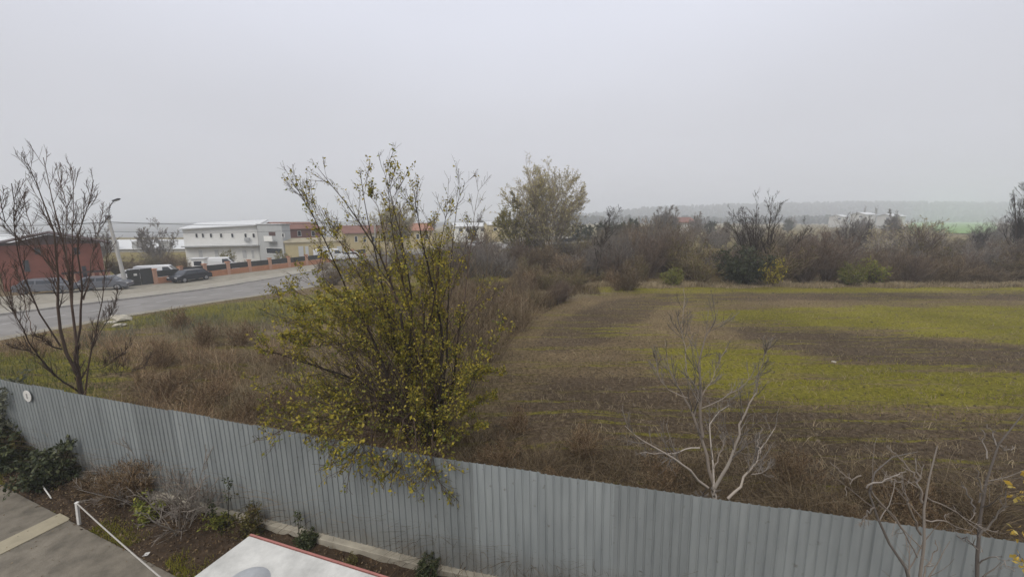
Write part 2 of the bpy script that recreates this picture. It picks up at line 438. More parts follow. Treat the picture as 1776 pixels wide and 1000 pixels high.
def ground_material():
    m, n, b = node_mat('field_ground', .95, .08)
    lk = n.links.new
    t = N_(n, "ShaderNodeTexCoord")
    a = N_(n, "ShaderNodeAttribute"); a.attribute_name = "zone"
    sx = N_(n, "ShaderNodeSeparateColor")
    lk(a.outputs['Color'], sx.inputs[0])
    def noise(scale, det=6, rough=.65, stretch=None):
        z = N_(n, "ShaderNodeTexNoise"); z.inputs['Scale'].default_value = scale
        z.inputs['Detail'].default_value = det; z.inputs['Roughness'].default_value = rough
        if stretch:
            mp = N_(n, "ShaderNodeMapping"); mp.inputs['Scale'].default_value = stretch
            lk(t.outputs['Object'], mp.inputs[0]); lk(mp.outputs[0], z.inputs['Vector'])
        else: lk(t.outputs['Object'], z.inputs['Vector'])
        return z.outputs['Fac']
    def ramp2(src, stops):
        r = N_(n, "ShaderNodeValToRGB"); el = r.color_ramp.elements
        for i, (p, c) in enumerate(stops):
            k = el[0] if i == 0 else (el[len(el) - 1] if i == len(stops) - 1 else el.new(p))
            k.position = p; k.color = (*c, 1)
        lk(src, r.inputs[0]); return r.outputs[0]
    def mixc(f, c1, c2):
        x = N_(n, "ShaderNodeMix"); x.data_type = 'RGBA'
        lk(f, x.inputs[0]); lk(c1, x.inputs[6]); lk(c2, x.inputs[7]); return x.outputs[2]
    fine = noise(7.5, 9, .80); mid = noise(1.4, 8, .7); streak = noise(.75, 10, .74, (.16, 3.0, 1))
    base = ramp2(fine, [(.34, (.05, .034, .018)), (.5, (.145, .105, .058)), (.66, (.28, .215, .13))])
    green = ramp2(fine, [(.34, (.052, .048, .010)), (.5, (.165, .150, .020)), (.66, (.29, .245, .045))])
    dirt = ramp2(fine, [(.34, (.032, .022, .014)), (.5, (.094, .068, .043)), (.68, (.19, .145, .098))])
    straw = ramp2(fine, [(.3, (.11, .085, .05)), (.7, (.24, .19, .12))])
    def breakup(ch, nz, k=1.0, width=.35):
        # mask = smoothstep(ch + (noise-.5)*k)
        s1 = N_(n, "ShaderNodeMath"); s1.operation = 'MULTIPLY_ADD'; s1.inputs[1].default_value = k; s1.inputs[2].default_value = -.5 * k
        lk(nz, s1.inputs[0])
        s2 = N_(n, "ShaderNodeMath"); s2.operation = 'ADD'; lk(s1.outputs[0], s2.inputs[0]); lk(ch, s2.inputs[1])
        mr = N_(n, "ShaderNodeMapRange"); mr.interpolation_type = 'SMOOTHSTEP'
        mr.inputs[1].default_value = .5 - width; mr.inputs[2].default_value = .5 + width
        lk(s2.outputs[0], mr.inputs[0]); return mr.outputs[0]
    c = mixc(breakup(sx.outputs[1], mid, 1.3, .25), base, dirt)
    c = mixc(breakup(sx.outputs[2], mid, 1.4), c, straw)
    c = mixc(breakup(sx.outputs[0], streak, 7.0, .36), c, green)
    big = noise(.16, 4, .6)
    mr = N_(n, "ShaderNodeMapRange"); mr.inputs[1].default_value = .3; mr.inputs[2].default_value = .7
    mr.inputs[3].default_value = .74; mr.inputs[4].default_value = 1.26; lk(big, mr.inputs[0])
    sc = N_(n, "ShaderNodeVectorMath"); sc.operation = 'SCALE'; lk(c, sc.inputs[0]); lk(mr.outputs[0], sc.inputs['Scale'])
    lk(sc.outputs[0], b.inputs['Base Color'])
    bp = N_(n, "ShaderNodeBump"); bp.inputs['Strength'].default_value = 1.0; bp.inputs['Distance'].default_value = .12
    lk(fine, bp.inputs['Height']); lk(bp.outputs[0], b.inputs['Normal'])
    return m
M['ground'] = ground_material()

# ------------------------------------------------------------------ layout lines (metres)
FENCE = np.array([(-20, 10.98), (-12.05, 8.70), (-7.5, 7.40), (-1.02, 5.57), (5.96, 3.98), (10.5, 2.95)])
ROAD_N = np.array([(-26.6, -30), (-26.6, 12), (-26.5, 20), (-26.4, 27), (-26.0, 33), (-25, 38.5), (-23.1, 45), (-19.6, 53), (-14, 62), (-6, 73), (8, 92), (40, 130)])
ROAD_F = np.array([(-34.5, -30), (-34.5, 12), (-34.5, 25), (-34.4, 32), (-34.0, 39), (-32.9, 48), (-30.3, 57), (-26, 65.5), (-20, 74), (-12, 84), (2, 103), (34, 141)])
def resample(P, n):
    P = np.asarray(P, float); d = np.r_[0, np.cumsum(np.linalg.norm(np.diff(P, axis=0), axis=1))]
    s = np.linspace(0, d[-1], n); return np.stack([np.interp(s, d, P[:, i]) for i in range(P.shape[1])], 1)
def fence_y(x): return np.interp(x, FENCE[:, 0], FENCE[:, 1])
def road_edge_x(y): return np.interp(y, ROAD_N[:, 1], ROAD_N[:, 0])
def inpoly(x, y, poly):
    r = np.zeros(x.shape, bool); n = len(poly)
    for i in range(n):
        x1, y1 = poly[i]; x2, y2 = poly[(i + 1) % n]
        c = ((y1 > y) != (y2 > y)) & (x < (x2 - x1) * (y - y1) / ((y2 - y1) if y2 != y1 else 1e-9) + x1)
        r ^= c
    return r
ZP = {
 'green': [
   [(10.5,23.6),(16,25.2),(24,26.1),(34,25.6),(52,26.5),(52,16.5),(36,15.5),(27,16.6),(23.3,17.6),(19.5,20.4),(11.2,21.4)],
   [(5.4,16.9),(8,17.6),(11.0,17.5),(13.9,14.9),(19.4,14.3),(30,13.4),(30,10.6),(19,10.6),(15.6,11.0),(11.5,11.7),(7.8,12.1),(6.6,14.0)],
   [(6,31.0),(60,31.2),(60,33.9),(25,33.6),(6,33.3)],
   [(-27,15.2),(-20.5,17.2),(-15.5,15.2),(-12.6,12.2),(-14,9.8),(-22,12)],
   [(-25.2,24),(-23.6,32),(-20,38),(-12,40),(-10,30),(-13,24),(-18,21),(-23,21)],
   [(-9,33),(-2,30),(1,34),(-3,44),(-12,48)],
 ],
 'dirt': [
   [(11.6,29.2),(7.2,28.2),(4.1,24.6),(0.3,17),(2.4,16.2),(6,20),(8.6,24),(12,27),(16,28)],
   [(11,27.4),(26,28.0),(60,27.8),(60,31),(26,31),(11,30.8)],
   [(12,20.6),(19,19.4),(23,17.2),(30,14.6),(30,13.6),(19.2,14.5),(14,15.3),(11.5,17.6)],
   [(0.5,13.5),(5.5,14),(8,11.6),(12,10.8),(19,10.2),(30,10),(30,2),(7,3.5),(3,5),(-1,6.2),(-1,9)],
 ],
 'straw': [
   [(-9.5,16.5),(-6.2,18),(-4.2,15),(-4.2,11),(-6,9),(-8.6,11)],
   [(-3,27),(1,31.5),(7,32),(9,31),(4,28.2),(-1,22)],
   [(-20,21),(-14,24),(-11,21),(-13,18),(-18,18)],
 ]}
def zonemask(x, y, key, jit=0.0):
    r = np.zeros(x.shape)
    if jit:
        x = x + np.sin(y * .9 + x * .3) * jit + np.sin(y * 2.3 - x * 1.1) * jit * .5
        y = y + np.sin(x * .55 + y * .2) * jit * .8 + np.sin(x * 1.9) * jit * .3
    for p in ZP[key]: r = np.maximum(r, inpoly(x, y, p))
    return r

# ------------------------------------------------------------------ the land
def axis(lo, a, b, hi, step, grow):
    core = list(np.arange(a, b + 1e-6, step)); s = step; v = b; up = []
    while v < hi: s *= grow; v += s; up.append(v)
    s = step; v = a; dn = []
    while v > lo: s *= grow; v -= s; dn.append(v)
    return np.array(dn[::-1] + core + up)
gx = axis(-1800, -36, 46, 1800, .3, 1.09); gy = axis(-120, 2, 48, 2400, .3, 1.09)
XX, YY = np.meshgrid(gx, gy)
def wav(x, y): return (np.sin(x * 1.7 + np.sin(y * 1.3) * 1.5) * np.sin(y * 2.1 + np.sin(x * .9)) * .5 + np.sin(x * 4.3 + y * 3.1) * np.sin(y * 5.3 - x * 2.2) * .5)
def ground_z(x, y):
    z = H(x, y)
    out = sm(.4, 2.5, y - fence_y(x)) * sm(0, 3, x - road_edge_x(y))      # the yard and the road stay smooth
    z = z + out * wav(x, y) * .05
    # low mounds of old spoil behind the fence on the left and in the scrub
    for (mx, my, ms, mh) in [(-14, 17, 2.6, .35), (-11, 15, 1.8, .3), (-18, 20, 3, .35), (2, 9.5, 2.0, .25), (5.5, 7.8, 1.6, .25), (9, 6.8, 2.2, .3)]:
        z = z + out * mh * np.exp(-((x - mx) ** 2 + (y - my) ** 2) / ms ** 2)
    return z
ZZ = ground_z(XX, YY)
inroad = (XX < road_edge_x(YY) + .3) & (XX > -60) & (YY < 100)
ZZ = ZZ - inroad * .10
V = np.stack([XX, YY, ZZ], -1).reshape(-1, 3)
ny, nx = XX.shape
ii = np.arange(ny * nx).reshape(ny, nx)
Fq = np.stack([ii[:-1, :-1], ii[:-1, 1:], ii[1:, 1:], ii[1:, :-1]], -1).reshape(-1, 4)
me = npmesh('ground', V, Fq, M['ground'], smooth=True)
zc = np.zeros((ny * nx, 4), np.float32); zc[:, 3] = 1
def soften(mk):
    for _ in range(9):
        mk = (mk + np.roll(mk, 1, 0) + np.roll(mk, -1, 0) + np.roll(mk, 1, 1) + np.roll(mk, -1, 1)) / 5
    return mk
for k, key in enumerate(('green', 'dirt', 'straw')):
    zc[:, k] = soften(zonemask(XX, YY, key, .25)).ravel()
far = (YY > 48) | (XX > 60)
zc[:, 0] = np.maximum(zc[:, 0], (far * .35).ravel())
ca = me.color_attributes.new("zone", 'FLOAT_COLOR', 'POINT'); ca.data.foreach_set("color", zc.ravel())
tag(link('ground', me), kind='structure')

def strip(name, A, B, mat, dz, n=90, parent=None):
    A = resample(A, n); B = resample(B, n)
    P = []
    for a, b in zip(A, B):
        for k in range(5):
            q = a + (b - a) * k / 4
            P.append((q[0], q[1], H(q[0], q[1]) + dz))
    F4 = [(i*5+k, i*5+k+1, (i+1)*5+k+1, (i+1)*5+k) for i in range(n-1) for k in range(4)]
    F4 = [f[::-1] for f in F4]
    return link(name, pymesh(name, P, F4, mat), parent)
def offset(P, d):                                    # shift a line sideways (to its left)
    P = np.asarray(P, float); T = np.gradient(P, axis=0); T /= np.linalg.norm(T, axis=1)[:, None]
    return P + np.stack([-T[:, 1], T[:, 0]], 1) * d
tag(strip('road', ROAD_N, ROAD_F, M['asphalt'], .0), kind='structure')
tag(strip('road_shoulder', offset(ROAD_N, -.9), offset(ROAD_N, -.002), M['verge_gravel'], .012), kind='structure')
tag(strip('pavement', offset(ROAD_F, .16), offset(ROAD_F, 3.2), M['pavement'], .12), kind='structure')
tag(strip('verge', offset(ROAD_F, 3.2), offset(ROAD_F, 13), M['verge_gravel'], .10), kind='structure')
mid = (resample(ROAD_N, 120) + resample(ROAD_F, 120)) / 2
kerb_root = tag(empty('kerb'), kind='structure')
def kerb_stones():
    Q = resample(offset(ROAD_F, .08)[1:9], 95)
    for i in range(len(Q) - 1):
        a, b = Q[i], Q[i+1]; d = (b - a) / np.linalg.norm(b - a); nrm = np.array([-d[1], d[0]]) * .08
        a2 = a + d * .01; b2 = b - d * .01
        za, zb = H(*a2) - .1, H(*b2) - .1
        m = MB(); m.quadprism([a2 - nrm, b2 - nrm, b2 + nrm, a2 + nrm], [za, zb, zb, za], [za + .24, zb + .24, zb + .24, za + .24])
        m.build('kerb_stone', M['kerb'], kerb_root)
kerb_stones()
mk = tag(empty('road_marking'), kind='structure')
for off_ in (.0,):
    Q = resample(mid[8:100], 110)
    for i in range(0, len(Q) - 1, 2):
        a, b = Q[i], Q[i+1]; d = (b - a) / np.linalg.norm(b - a); nrm = np.array([-d[1], d[0]]) * .07
        m = MB(); pts = [a - nrm, b - nrm, b + nrm, a + nrm]
        z = [H(*q) + .004 for q in pts]
        link('lane_dash', pymesh('lane_dash', [(q[0], q[1], zz) for q, zz in zip(pts, z)], [(0, 1, 2, 3)], M['paint_white']), mk)

# far green field on the right, beyond the hedges, and the wooded ridge behind it
P = [at(1590, 404, 150), at(1720, 405, 150), at(1712, 383.5, 520), at(1600, 384, 520)]
V4 = [(p[0], p[1], .35) for p in (G(1560, 406), G(1735, 406), G(1722, 383.4), G(1585, 383.4))]
M['far_green'] = plain('far_green', (.15, .25, .07), .9, .1, var=.15, scale=.02)
tag(link('field', pymesh('field', V4, [(0, 1, 2, 3)], M['far_green'])), kind='structure')
def ridge():
    n = 150; xs = np.linspace(-1500, 1700, n); V_ = []; 
    prof = np.interp(xs, [-1500, -300, 100, 350, 600, 900, 1700], [-6, -6, 4, 30, 40, 46, 40])
    for k, (y, s) in enumerate([(760, 0.0), (850, .35), (960, .8), (1080, 1.0), (1500, .9)]):
        for i, x in enumerate(xs):
            V_.append((x, y, -1.5 + (prof[i] + 1.5) * s + (math.sin(i * .9) + math.sin(i * 2.3)) * .7 * s))
    F_ = [(k*n+i, k*n+i+1, (k+1)*n+i+1, (k+1)*n+i) for k in range(4) for i in range(n-1)]
    M['ridge'] = plain('ridge', (.03, .038, .025), .95, .05, var=.35, scale=.02)
    tag(link('hills', pymesh('hills', V_, F_, M['ridge'])), kind='structure')
ridge()

# ------------------------------------------------------------------ corrugated fence with concrete footing
def fence_point(s):
    d = np.r_[0, np.cumsum(np.linalg.norm(np.diff(FENCE, axis=0), axis=1))]
    return np.array([np.interp(s, d, FENCE[:, 0]), np.interp(s, d, FENCE[:, 1])]), d[-1]
def make_fence():
    root = tag(empty('metal_fence', (FENCE[2][0], FENCE[2][1], 0)),
               'grey corrugated sheet metal fence running between the yard and the field', 'fence')
    ox, oy = FENCE[2]
    total = fence_point(0)[1]; pitch = .118; W = pitch * 9; s = 0.0; k = 0
    while s + W < total:
        prof = []
        for r in range(9):
            b = s + r * pitch
            prof += [(b, 0), (b + .080, 0), (b + .088, .015), (b + .106, .015), (b + .1179, .0)]
        prof += [(s + W, 0), (s + W + .02, -.002)]
        z0 = .16 + random.uniform(-.004, .004); z1 = 2.10 + random.uniform(-.013, .013)
        lean = .045 + .10 * max(0, min(1, (9.5 - s) / 9)) ; lean = lean * 1.0
        V_ = []
        for zi, z in enumerate((z0, (z0 + z1) / 2, z1)):
            for (ps, off_) in prof:
                p, _ = fence_point(ps); q, _ = fence_point(ps + .01); d = (q - p) / np.linalg.norm(q - p)
                nrm = np.array([-d[1], d[0]])
                p = p + nrm * (off_ + (.003 if k % 2 else 0)) - d * lean * (z - z0) / 2
                V_.append((p[0] - ox, p[1] - oy, z))
        n = len(prof)
        F_ = [(r*n+i, r*n+i+1, (r+1)*n+i+1, (r+1)*n+i) for r in range(2) for i in range(n-1)]
        link('sheet', pymesh('sheet', V_, F_, M['sheet']), root)
        s += W; k += 1
    # rails and posts behind the sheets
    for z in (.55, 1.75):
        Q = resample(FENCE, 12); m = MB()
        for a, b in zip(Q[:-1], Q[1:]):
            d = (b - a) / np.linalg.norm(b - a); nn = np.array([-d[1], d[0]])
            c = [a + nn * .026, b + nn * .026, b + nn * .06, a + nn * .06]
            m.quadprism([(q[0] - ox, q[1] - oy) for q in c], z, z + .04)
        m.build('rail', M['metal_grey'], root)
    s = .4
    while s < total:
        p, _ = fence_point(s); q, _ = fence_point(s + .01); d = (q - p) / np.linalg.norm(q - p); nn = np.array([-d[1], d[0]])
        c = [p + nn * .062, p + d * .05 + nn * .062, p + d * .05 + nn * .11, p + nn * .11]
        MB().quadprism([(v[0] - ox, v[1] - oy) for v in c], -.1, 2.02).build('post', M['metal_grey'], root)
        s += 2.4
    # concrete footing, in poured lengths
    Q = resample(FENCE, 14)
    for i, (a, b) in enumerate(zip(Q[:-1], Q[1:])):
        d = (b - a) / np.linalg.norm(b - a); nn = np.array([-d[1], d[0]])
        t_ = .10 + random.uniform(-.01, .012)
        c = [a - nn * t_ + d * .004, b - nn * t_ - d * .004, b + nn * .13, a + nn * .13]
        MB().quadprism([(v[0] - ox, v[1] - oy) for v in c], -.2, .155 + random.uniform(-.012, .012)).build('footing', M['plinth'], root, .012)
    return root
make_fence()

def plaque():
    # round white plaque wired to the sheets near the left end
    best = None
    for s in np.linspace(5, 14, 900):
        p, _ = fence_point(s)
        d = ray(52, 685); 
        if abs(p[0] / p[1] - d[0] / d[1]) < (best[0] if best else 9): best = (abs(p[0] / p[1] - d[0] / d[1]), s)
    p, _ = fence_point(best[1]); q, _ = fence_point(best[1] + .02); dd = (q - p) / np.linalg.norm(q - p)
    d = ray(52, 685); z = CZ + d[2] * p[1] / d[1]
    nn = np.array([-dd[1], dd[0]])
    root = tag(empty('round_plaque', (p[0] - nn[0] * .035, p[1] - nn[1] * .035, z), math.atan2(dd[1], dd[0])),
               'small round white plaque with a dark figure fixed high on the grey fence', 'plaque')
    V_, F_ = [], []
    n = 28
    for y in (.0, -.012):
        for i in range(n): V_.append((math.cos(i*2*math.pi/n) * .135, y, math.sin(i*2*math.pi/n) * .135))
    F_ = [tuple(range(n))[::-1], tuple(range(n, 2*n))] + [(i, (i+1) % n, n+(i+1) % n, n+i) for i in range(n)]
    link('disc', pymesh('disc', V_, F_, M['post_white']), root)
    for k, (cx, cz, r) in enumerate([(0, .034, .026), (0, -.03, .032)]):
        V_, F_ = [], []
        for i in range(18):
            a = i * 2 * math.pi / 18
            V_ += [(cx + math.cos(a) * r, -.0145, cz + math.sin(a) * r), (cx + math.cos(a) * (r - .013), -.0145, cz + math.sin(a) * (r - .013))]
        for i in range(18):
            j = (i + 1) % 18; F_.append((2*i, 2*i+1, 2*j+1, 2*j))
        link('figure_ring', pymesh('figure_ring', V_, F_, M['black_mark']), root)
plaque()

# ------------------------------------------------------------------ yard: slabs, bed, rope, white roof
def G0(px, py):
    d = ray(px, py); t = CZ / -d[2]; return np.array([d[0] * t, d[1] * t])
e0, e1 = G0(0, 842), G0(300, 1000)                    # edge of the slabs
ed = (e1 - e0) / np.linalg.norm(e1 - e0); en = np.array([-ed[1], ed[0]])     # en points to the fence
slab_root = tag(empty('concrete_paving', (e0[0], e0[1], 0), math.atan2(ed[1], ed[0])), kind='structure')
def to_local(q): v = np.asarray(q) - e0; return np.array([v @ ed, v @ en])
sA = to_local(G0(92, 900))[0]; sB = to_local(G0(128, 908))[0]
sA, sB = sA, sA + .42
M['slab2'] = M['slab']
for (x0, x1, mt, dz) in [(-9, -3.2, 'slab', 0), (-3.19, sA - .012, 'slab', .0), (sA, sB, 'slab_light', .012), (sB + .012, sB + 3.4, 'slab', 0), (sB + 3.41, sB + 7, 'slab', 0), (sB + 7.01, sB + 14, 'slab', 0)]:
    box('slab', M[mt], slab_root, x0, x1, -7, 0 if mt == 'slab' else .03, -.15, .055 + dz, .008)
bed = strip('garden_bed', np.array([e0 - ed * 10 - en * .1, e1 + ed * 12 - en * .1]), np.array([FENCE[0] + (0, -.15), FENCE[-1] + (0, -.15)]), M['soil'], .008, 120)
def bumpy_bed():
    a0 = e0 - ed * 9; n1, n2 = 220, 26
    V_ = np.zeros((n1, n2, 3))
    for i in range(n1):
        q = a0 + ed * (i * 23 / n1); yf = fence_y(q[0]) - .11
        wdt = max(.2, (yf - q[1]) / max(en[1], .2))
        for j in range(n2):
            p = q + en * (wdt * j / (n2 - 1) * (en[1] / en[1]))
            V_[i, j] = (p[0], min(p[1], fence_y(p[0]) - .1), .03)
    x, y = V_[..., 0], V_[..., 1]
    V_[..., 2] += (np.sin(x * 9 + np.sin(y * 7)) * np.sin(y * 11) * .018 + np.abs(R.normal(size=x.shape)) * .018)
    ii = np.arange(n1 * n2).reshape(n1, n2)
    F_ = np.stack([ii[:-1, :-1], ii[1:, :-1], ii[1:, 1:], ii[:-1, 1:]], -1).reshape(-1, 4)
    return npmesh('garden_bed', V_.reshape(-1, 3), F_, M['soil'], smooth=True)
bpy.data.objects.remove(bed)
tag(link('garden_bed', bumpy_bed()), kind='structure')

pb = G0(138, 912)
post = tag(empty('rope_post', (pb[0], pb[1], .0)), 'short white post at the edge of the garden bed holding a rope', 'post')
tip = np.array([-.10, .0, .66])
MB().quadprism([(-.022, -.022), (.022, -.022), (.022, .022), (-.022, .022)], 0, .5).build('shaft', M['post_white'], post, .006)
MB().box(-.027, .027, -.027, .027, .502, .52).build('cap', M['post_white'], post, .004)
post.rotation_euler = (0, math.radians(5), 0)
def rope(name, A, B, sag, r, mat, label, cat, n=24, extra=None):
    A = np.asarray(A, float); B = np.asarray(B, float)
    t = np.linspace(0, 1, n)[:, None]
    P_ = A + (B - A) * t; P_[:, 2] -= sag * 4 * (t[:, 0] * (1 - t[:, 0]))
    v, f, q = tubes(P_[None], np.full((1, n), r), 6)
    o = link(name, npmesh(name, v, f, mat, smooth=True)); tag(o, label, cat); return o
ptop = np.array([pb[0] + .042, pb[1], .50])

# white flat roof of a small store in the corner of the yard
rc = np.array(at(432, 928, 3.53)); ZR = rc[2]
dr1 = ed; dr2 = -en
f0 = (FENCE[3] - FENCE[2]) / np.linalg.norm(FENCE[3] - FENCE[2])
def GR(px, py):
    d = ray(px, py); t = (CZ - ZR) / -d[2]; return np.array([d[0] * t, d[1] * t])
ra, rb, rc_ = GR(432, 928), GR(660, 1000), GR(335, 1000)
u1 = (rb - ra) / np.linalg.norm(rb - ra); u2 = (rc_ - ra) / np.linalg.norm(rc_ - ra)
store = tag(empty('store_roof', (ra[0], ra[1], 0)), 'white flat roof of a low store with red edge strip beside the bed', 'roof')
def quad4(a, b): return [a + u2 * b[1] + u1 * a[0] * 0 for _ in ()]
def cc(s, t): v = u1 * s + u2 * t; return (v[0], v[1])
def uprism(m, s0, s1, t0, t1, z0, z1):               # corners listed counter-clockwise
    c = [cc(s0, t0), cc(s0, t1), cc(s1, t1), cc(s1, t0)]
    ar = sum(c[i][0] * c[(i+1) % 4][1] - c[(i+1) % 4][0] * c[i][1] for i in range(4))
    if ar < 0: c = c[::-1]
    return m.quadprism(c, z0, z1)
uprism(MB(), 0, 2.6, 0, 2.2, ZR - .10, ZR).build('roof_slab', M['white_roof'], store, .008)
uprism(MB(), .12, 2.5, .12, 2.1, 0, ZR - .105).build('wall', M['white_wall'], store)
uprism(MB(), 0.0, 2.6, -.022, -.004, ZR - .05, ZR + .006).build('edge_strip', M['red_trim'], store)
uprism(MB(), 0.0, 2.6, -.06, -.034, ZR - .09, ZR - .066).build('edge_pipe', M['red_trim'], store)
# shallow grey dish lying on the roof
dp = GR(424, 1016)
V_, F_ = [], []
nr_, ns_ = 8, 36
for i in range(nr_ + 1):
    r = .20 * i / nr_
    for j in range(ns_):
        a = j * 2 * math.pi / ns_; V_.append((r * math.cos(a), r * math.sin(a), .075 * (1 - (i / nr_) ** 2.4)))
for i in range(nr_):
    for j in range(ns_):
        a = i*ns_+j; b = i*ns_+(j+1) % ns_; F_.append((a, b, b+ns_, a+ns_))
vc = tag(link('vent_cap', pymesh('vent_cap', V_, F_, M['dish_grey'], True), loc=(dp[0], dp[1], ZR + .002)), 'round grey domed cap standing on the white roof', 'vent')
n = 60
q = np.array([cc(a_, b_) for a_, b_ in zip(R.uniform(.05, 2.4, n), R.uniform(.05, 1.8, n))])
P_ = np.stack([q[:, 0], q[:, 1], np.full(n, ZR + .004)], 1)
v, f, qq = leafset(np.stack([P_, P_ + [.01, 0, .001]], 1), 1, .03, droop=0, off=.0)
v[:, 2] = np.maximum(v[:, 2], ZR + .003)
tag(link('roof_litter', npmesh('roof_litter', v, f, M['dead_leaf'], qq)), 'few small dead leaves and grit lying on the white roof', 'leaves', kind='stuff')
rend = np.array([*cc(0, .55), 0]) + np.array([ra[0], ra[1], .9])
rend = at(350, 990, 3.62)
rope('rope', ptop, rend + np.array([0, 0.25, -1.15]), .05, .011, M['rope'], 'thin pale rope slung from the short white post past the bed', 'rope')
a_, b_ = G0(60, 838), G0(90, 868)
stick = rope('bamboo_stick', (a_[0], a_[1], .35), (b_[0], b_[1], .06), 0, .012, M['post_white'], 'pale thin stick leaning in the green bush by the slabs', 'stick', 6)
lp = G0(247, 970)

# ------------------------------------------------------------------ trees drawn limb by limb
def trace(pts, Y0, Y1, K=10, base=None, first=None, wob=.012):
    pts = np.array(pts, float)
    d = np.r_[0, np.cumsum(np.linalg.norm(np.diff(pts, axis=0), axis=1))]; s = np.linspace(0, d[-1], K)
    q = np.stack([np.interp(s, d, pts[:, 0]), np.interp(s, d, pts[:, 1])], 1)
    Ys = np.linspace(Y0, Y1, K)
    if Y1 - Y0 < -1.8: Ys = Y0 + (Y1 - Y0) * np.minimum(1, np.linspace(0, 1, K) / .5)      # over the top of the fence first, then hanging down
    P_ = np.array([at(a, b, y) for (a, b), y in zip(q, Ys)])
    # round the corners a little and add the small kinks of real wood
    P2 = P_.copy(); P2[1:-1] = P_[1:-1] * .5 + (P_[:-2] + P_[2:]) * .25
    P2[1:-1] += R.normal(size=(K - 2, 3)) * wob
    return P2

def wood_mesh(name, levels, base, mat, sides=(6, 5, 4, 3)):
    parts = []
    for i, (P_, Rr) in enumerate(levels):
        parts.append(tubes(P_ - base, Rr, sides[min(i, len(sides) - 1)]))
    v, f, q = joinparts(parts)
    return npmesh(name, v, f, mat, q, smooth=True)

def traced_tree(name, base, limbs, depth, matT, matB, label, cat='tree', twig=(7, 5), rmax=.09, tlen=.3, leaves=None, up=.10, ang=.6, seed=1, rmin=.006, dj=.5, rs=1.0, fill=None, wob=.10, thin=.55, lmax=1.2, tmin=0.0):
    """limbs: (pixel polyline, start radius, end radius, depth at the far end relative to the start)"""
    global R
    R = np.random.default_rng(seed)
    Ps, Rs = [], []
    for i, (pts, r0, r1, dz) in enumerate(limbs):
        P_ = trace(pts, depth + (0 if i == 0 else R.uniform(-.05, .05)), depth + dz, 10)
        Ps.append(P_); Rs.append(np.maximum(np.linspace(r0, max(r1, r0 * .12), 10) * rs, tmin))
    P0 = np.array(Ps); R0 = np.array(Rs)
    for nfill, poly, dY, fr0 in (fill or []):
        poly = np.array(poly, float); tips = []
        while len(tips) < nfill:
            q = np.array([R.uniform(poly[:, 0].min(), poly[:, 0].max()), R.uniform(poly[:, 1].min(), poly[:, 1].max())])
            if inpoly(q[:1], q[1:], poly)[0]: tips.append(at(q[0], q[1], depth + R.uniform(*dY)))
        tips = np.array(tips); K = 10; tt = np.linspace(0, 1, K)[None, :, None]
        bb = np.asarray(base, float)[None, None] + R.normal(size=(nfill, 1, 3)) * [.14, .12, 0]
        d_ = tips[:, None] - bb
        bow = d_ * [1, 1, 0] * -.25 + np.array([0, 0, .10]) * np.linalg.norm(d_, axis=2, keepdims=True)   # rise first, then lean out
        Pf = bb + d_ * tt + bow * (4 * tt * (1 - tt)) * .6
        Pf[:, 1:-1] += np.cumsum(R.normal(size=(nfill, K - 2, 3)) * .03, axis=1)
        P0 = np.concatenate([P0, Pf]); rf = R.uniform(.010, .022, nfill)
        R0 = np.concatenate([R0, rf[:, None] * np.linspace(1, .22, K)[None]])
    root = tag(empty(name, base), label, cat)
    b = np.asarray(base, float)
    big = R0[:, 0] >= rmax * thin
    link('trunk', wood_mesh('trunk', [(P0[big], R0[big])], b, matT, (8,)), root)
    lv = []
    if (~big).any(): lv.append((P0[~big], R0[~big]))
    c1 = children(P0, R0, twig[0], .25, 1, ang, tlen, 6, wob, up, .55, lmax=lmax)
    c1 = (c1[0], np.maximum(c1[1], rmin))
    lv.append(c1)
    c2 = children(c1[0], c1[1], twig[1], .2, 1, ang, .5, 5, .12, up * .6, .6)
    c2 = (c2[0], np.maximum(c2[1], rmin * .65)); lv.append(c2)
    link('branches', wood_mesh('branches', lv, b, matB, (5, 4, 3)), root)
    if leaves:
        for (mm, n1, n2, size, region) in leaves:
            Pa, Pb = c1[0], c2[0]
            if region is not None:
                ka = R.random(len(Pa)) < region(Pa[:, -1]); Pa = Pa[ka]
                kb = R.random(len(Pb)) < region(Pb[:, -1]); Pb = Pb[kb]
            prt = []
            if n1 and len(Pa): prt.append(leafset(Pa - b, n1, size))
            if n2 and len(Pb): prt.append(leafset(Pb - b, n2, size))
            if prt:
                v, f, q = joinparts(prt)
                link('leaves', npmesh('leaves', v, f, mm, q), root)['kind'] = 'stuff'
    return root

# the big yellow-green shrub tree just behind the fence
SB = at(742, 806, 8.7); SB[2] = 0
def px_of(p):                                        # where a point lies in the drawing plan (used only to choose how leafy a branch is)
    x, y, z = p[:, 0], p[:, 1], p[:, 2] - CZ
    f = y * cp - z * sp; u = y * sp + z * cp
    return 888 + FPX * x / f, 500 - FPX * u / f
def shrub_leafy(p):
    X, Y = px_of(p)
    k = .30 + .70 * sm(400, 500, Y)
    k = k * (1 - .55 * (p[:, 1] < 6.9))
    k = k * (1 - .75 * sm(760, 820, X) * (1 - sm(560, 640, Y)))
    k = k * (1 - .6 * sm(560, 470, X) * (1 - sm(380, 460, Y)) * sm(300, 340, Y))
    k = k * (1 - .40 * inpoly(X, Y, [(610, 615), (800, 615), (800, 760), (700, 775), (620, 700)]))
    k = k * (1 - .35 * sm(560, 480, X))
    k = k * (1 - .75 * inpoly(X, Y, [(520, 590), (640, 600), (700, 640), (720, 760), (640, 700), (540, 660)]))
    return np.clip(k, 0, 1)
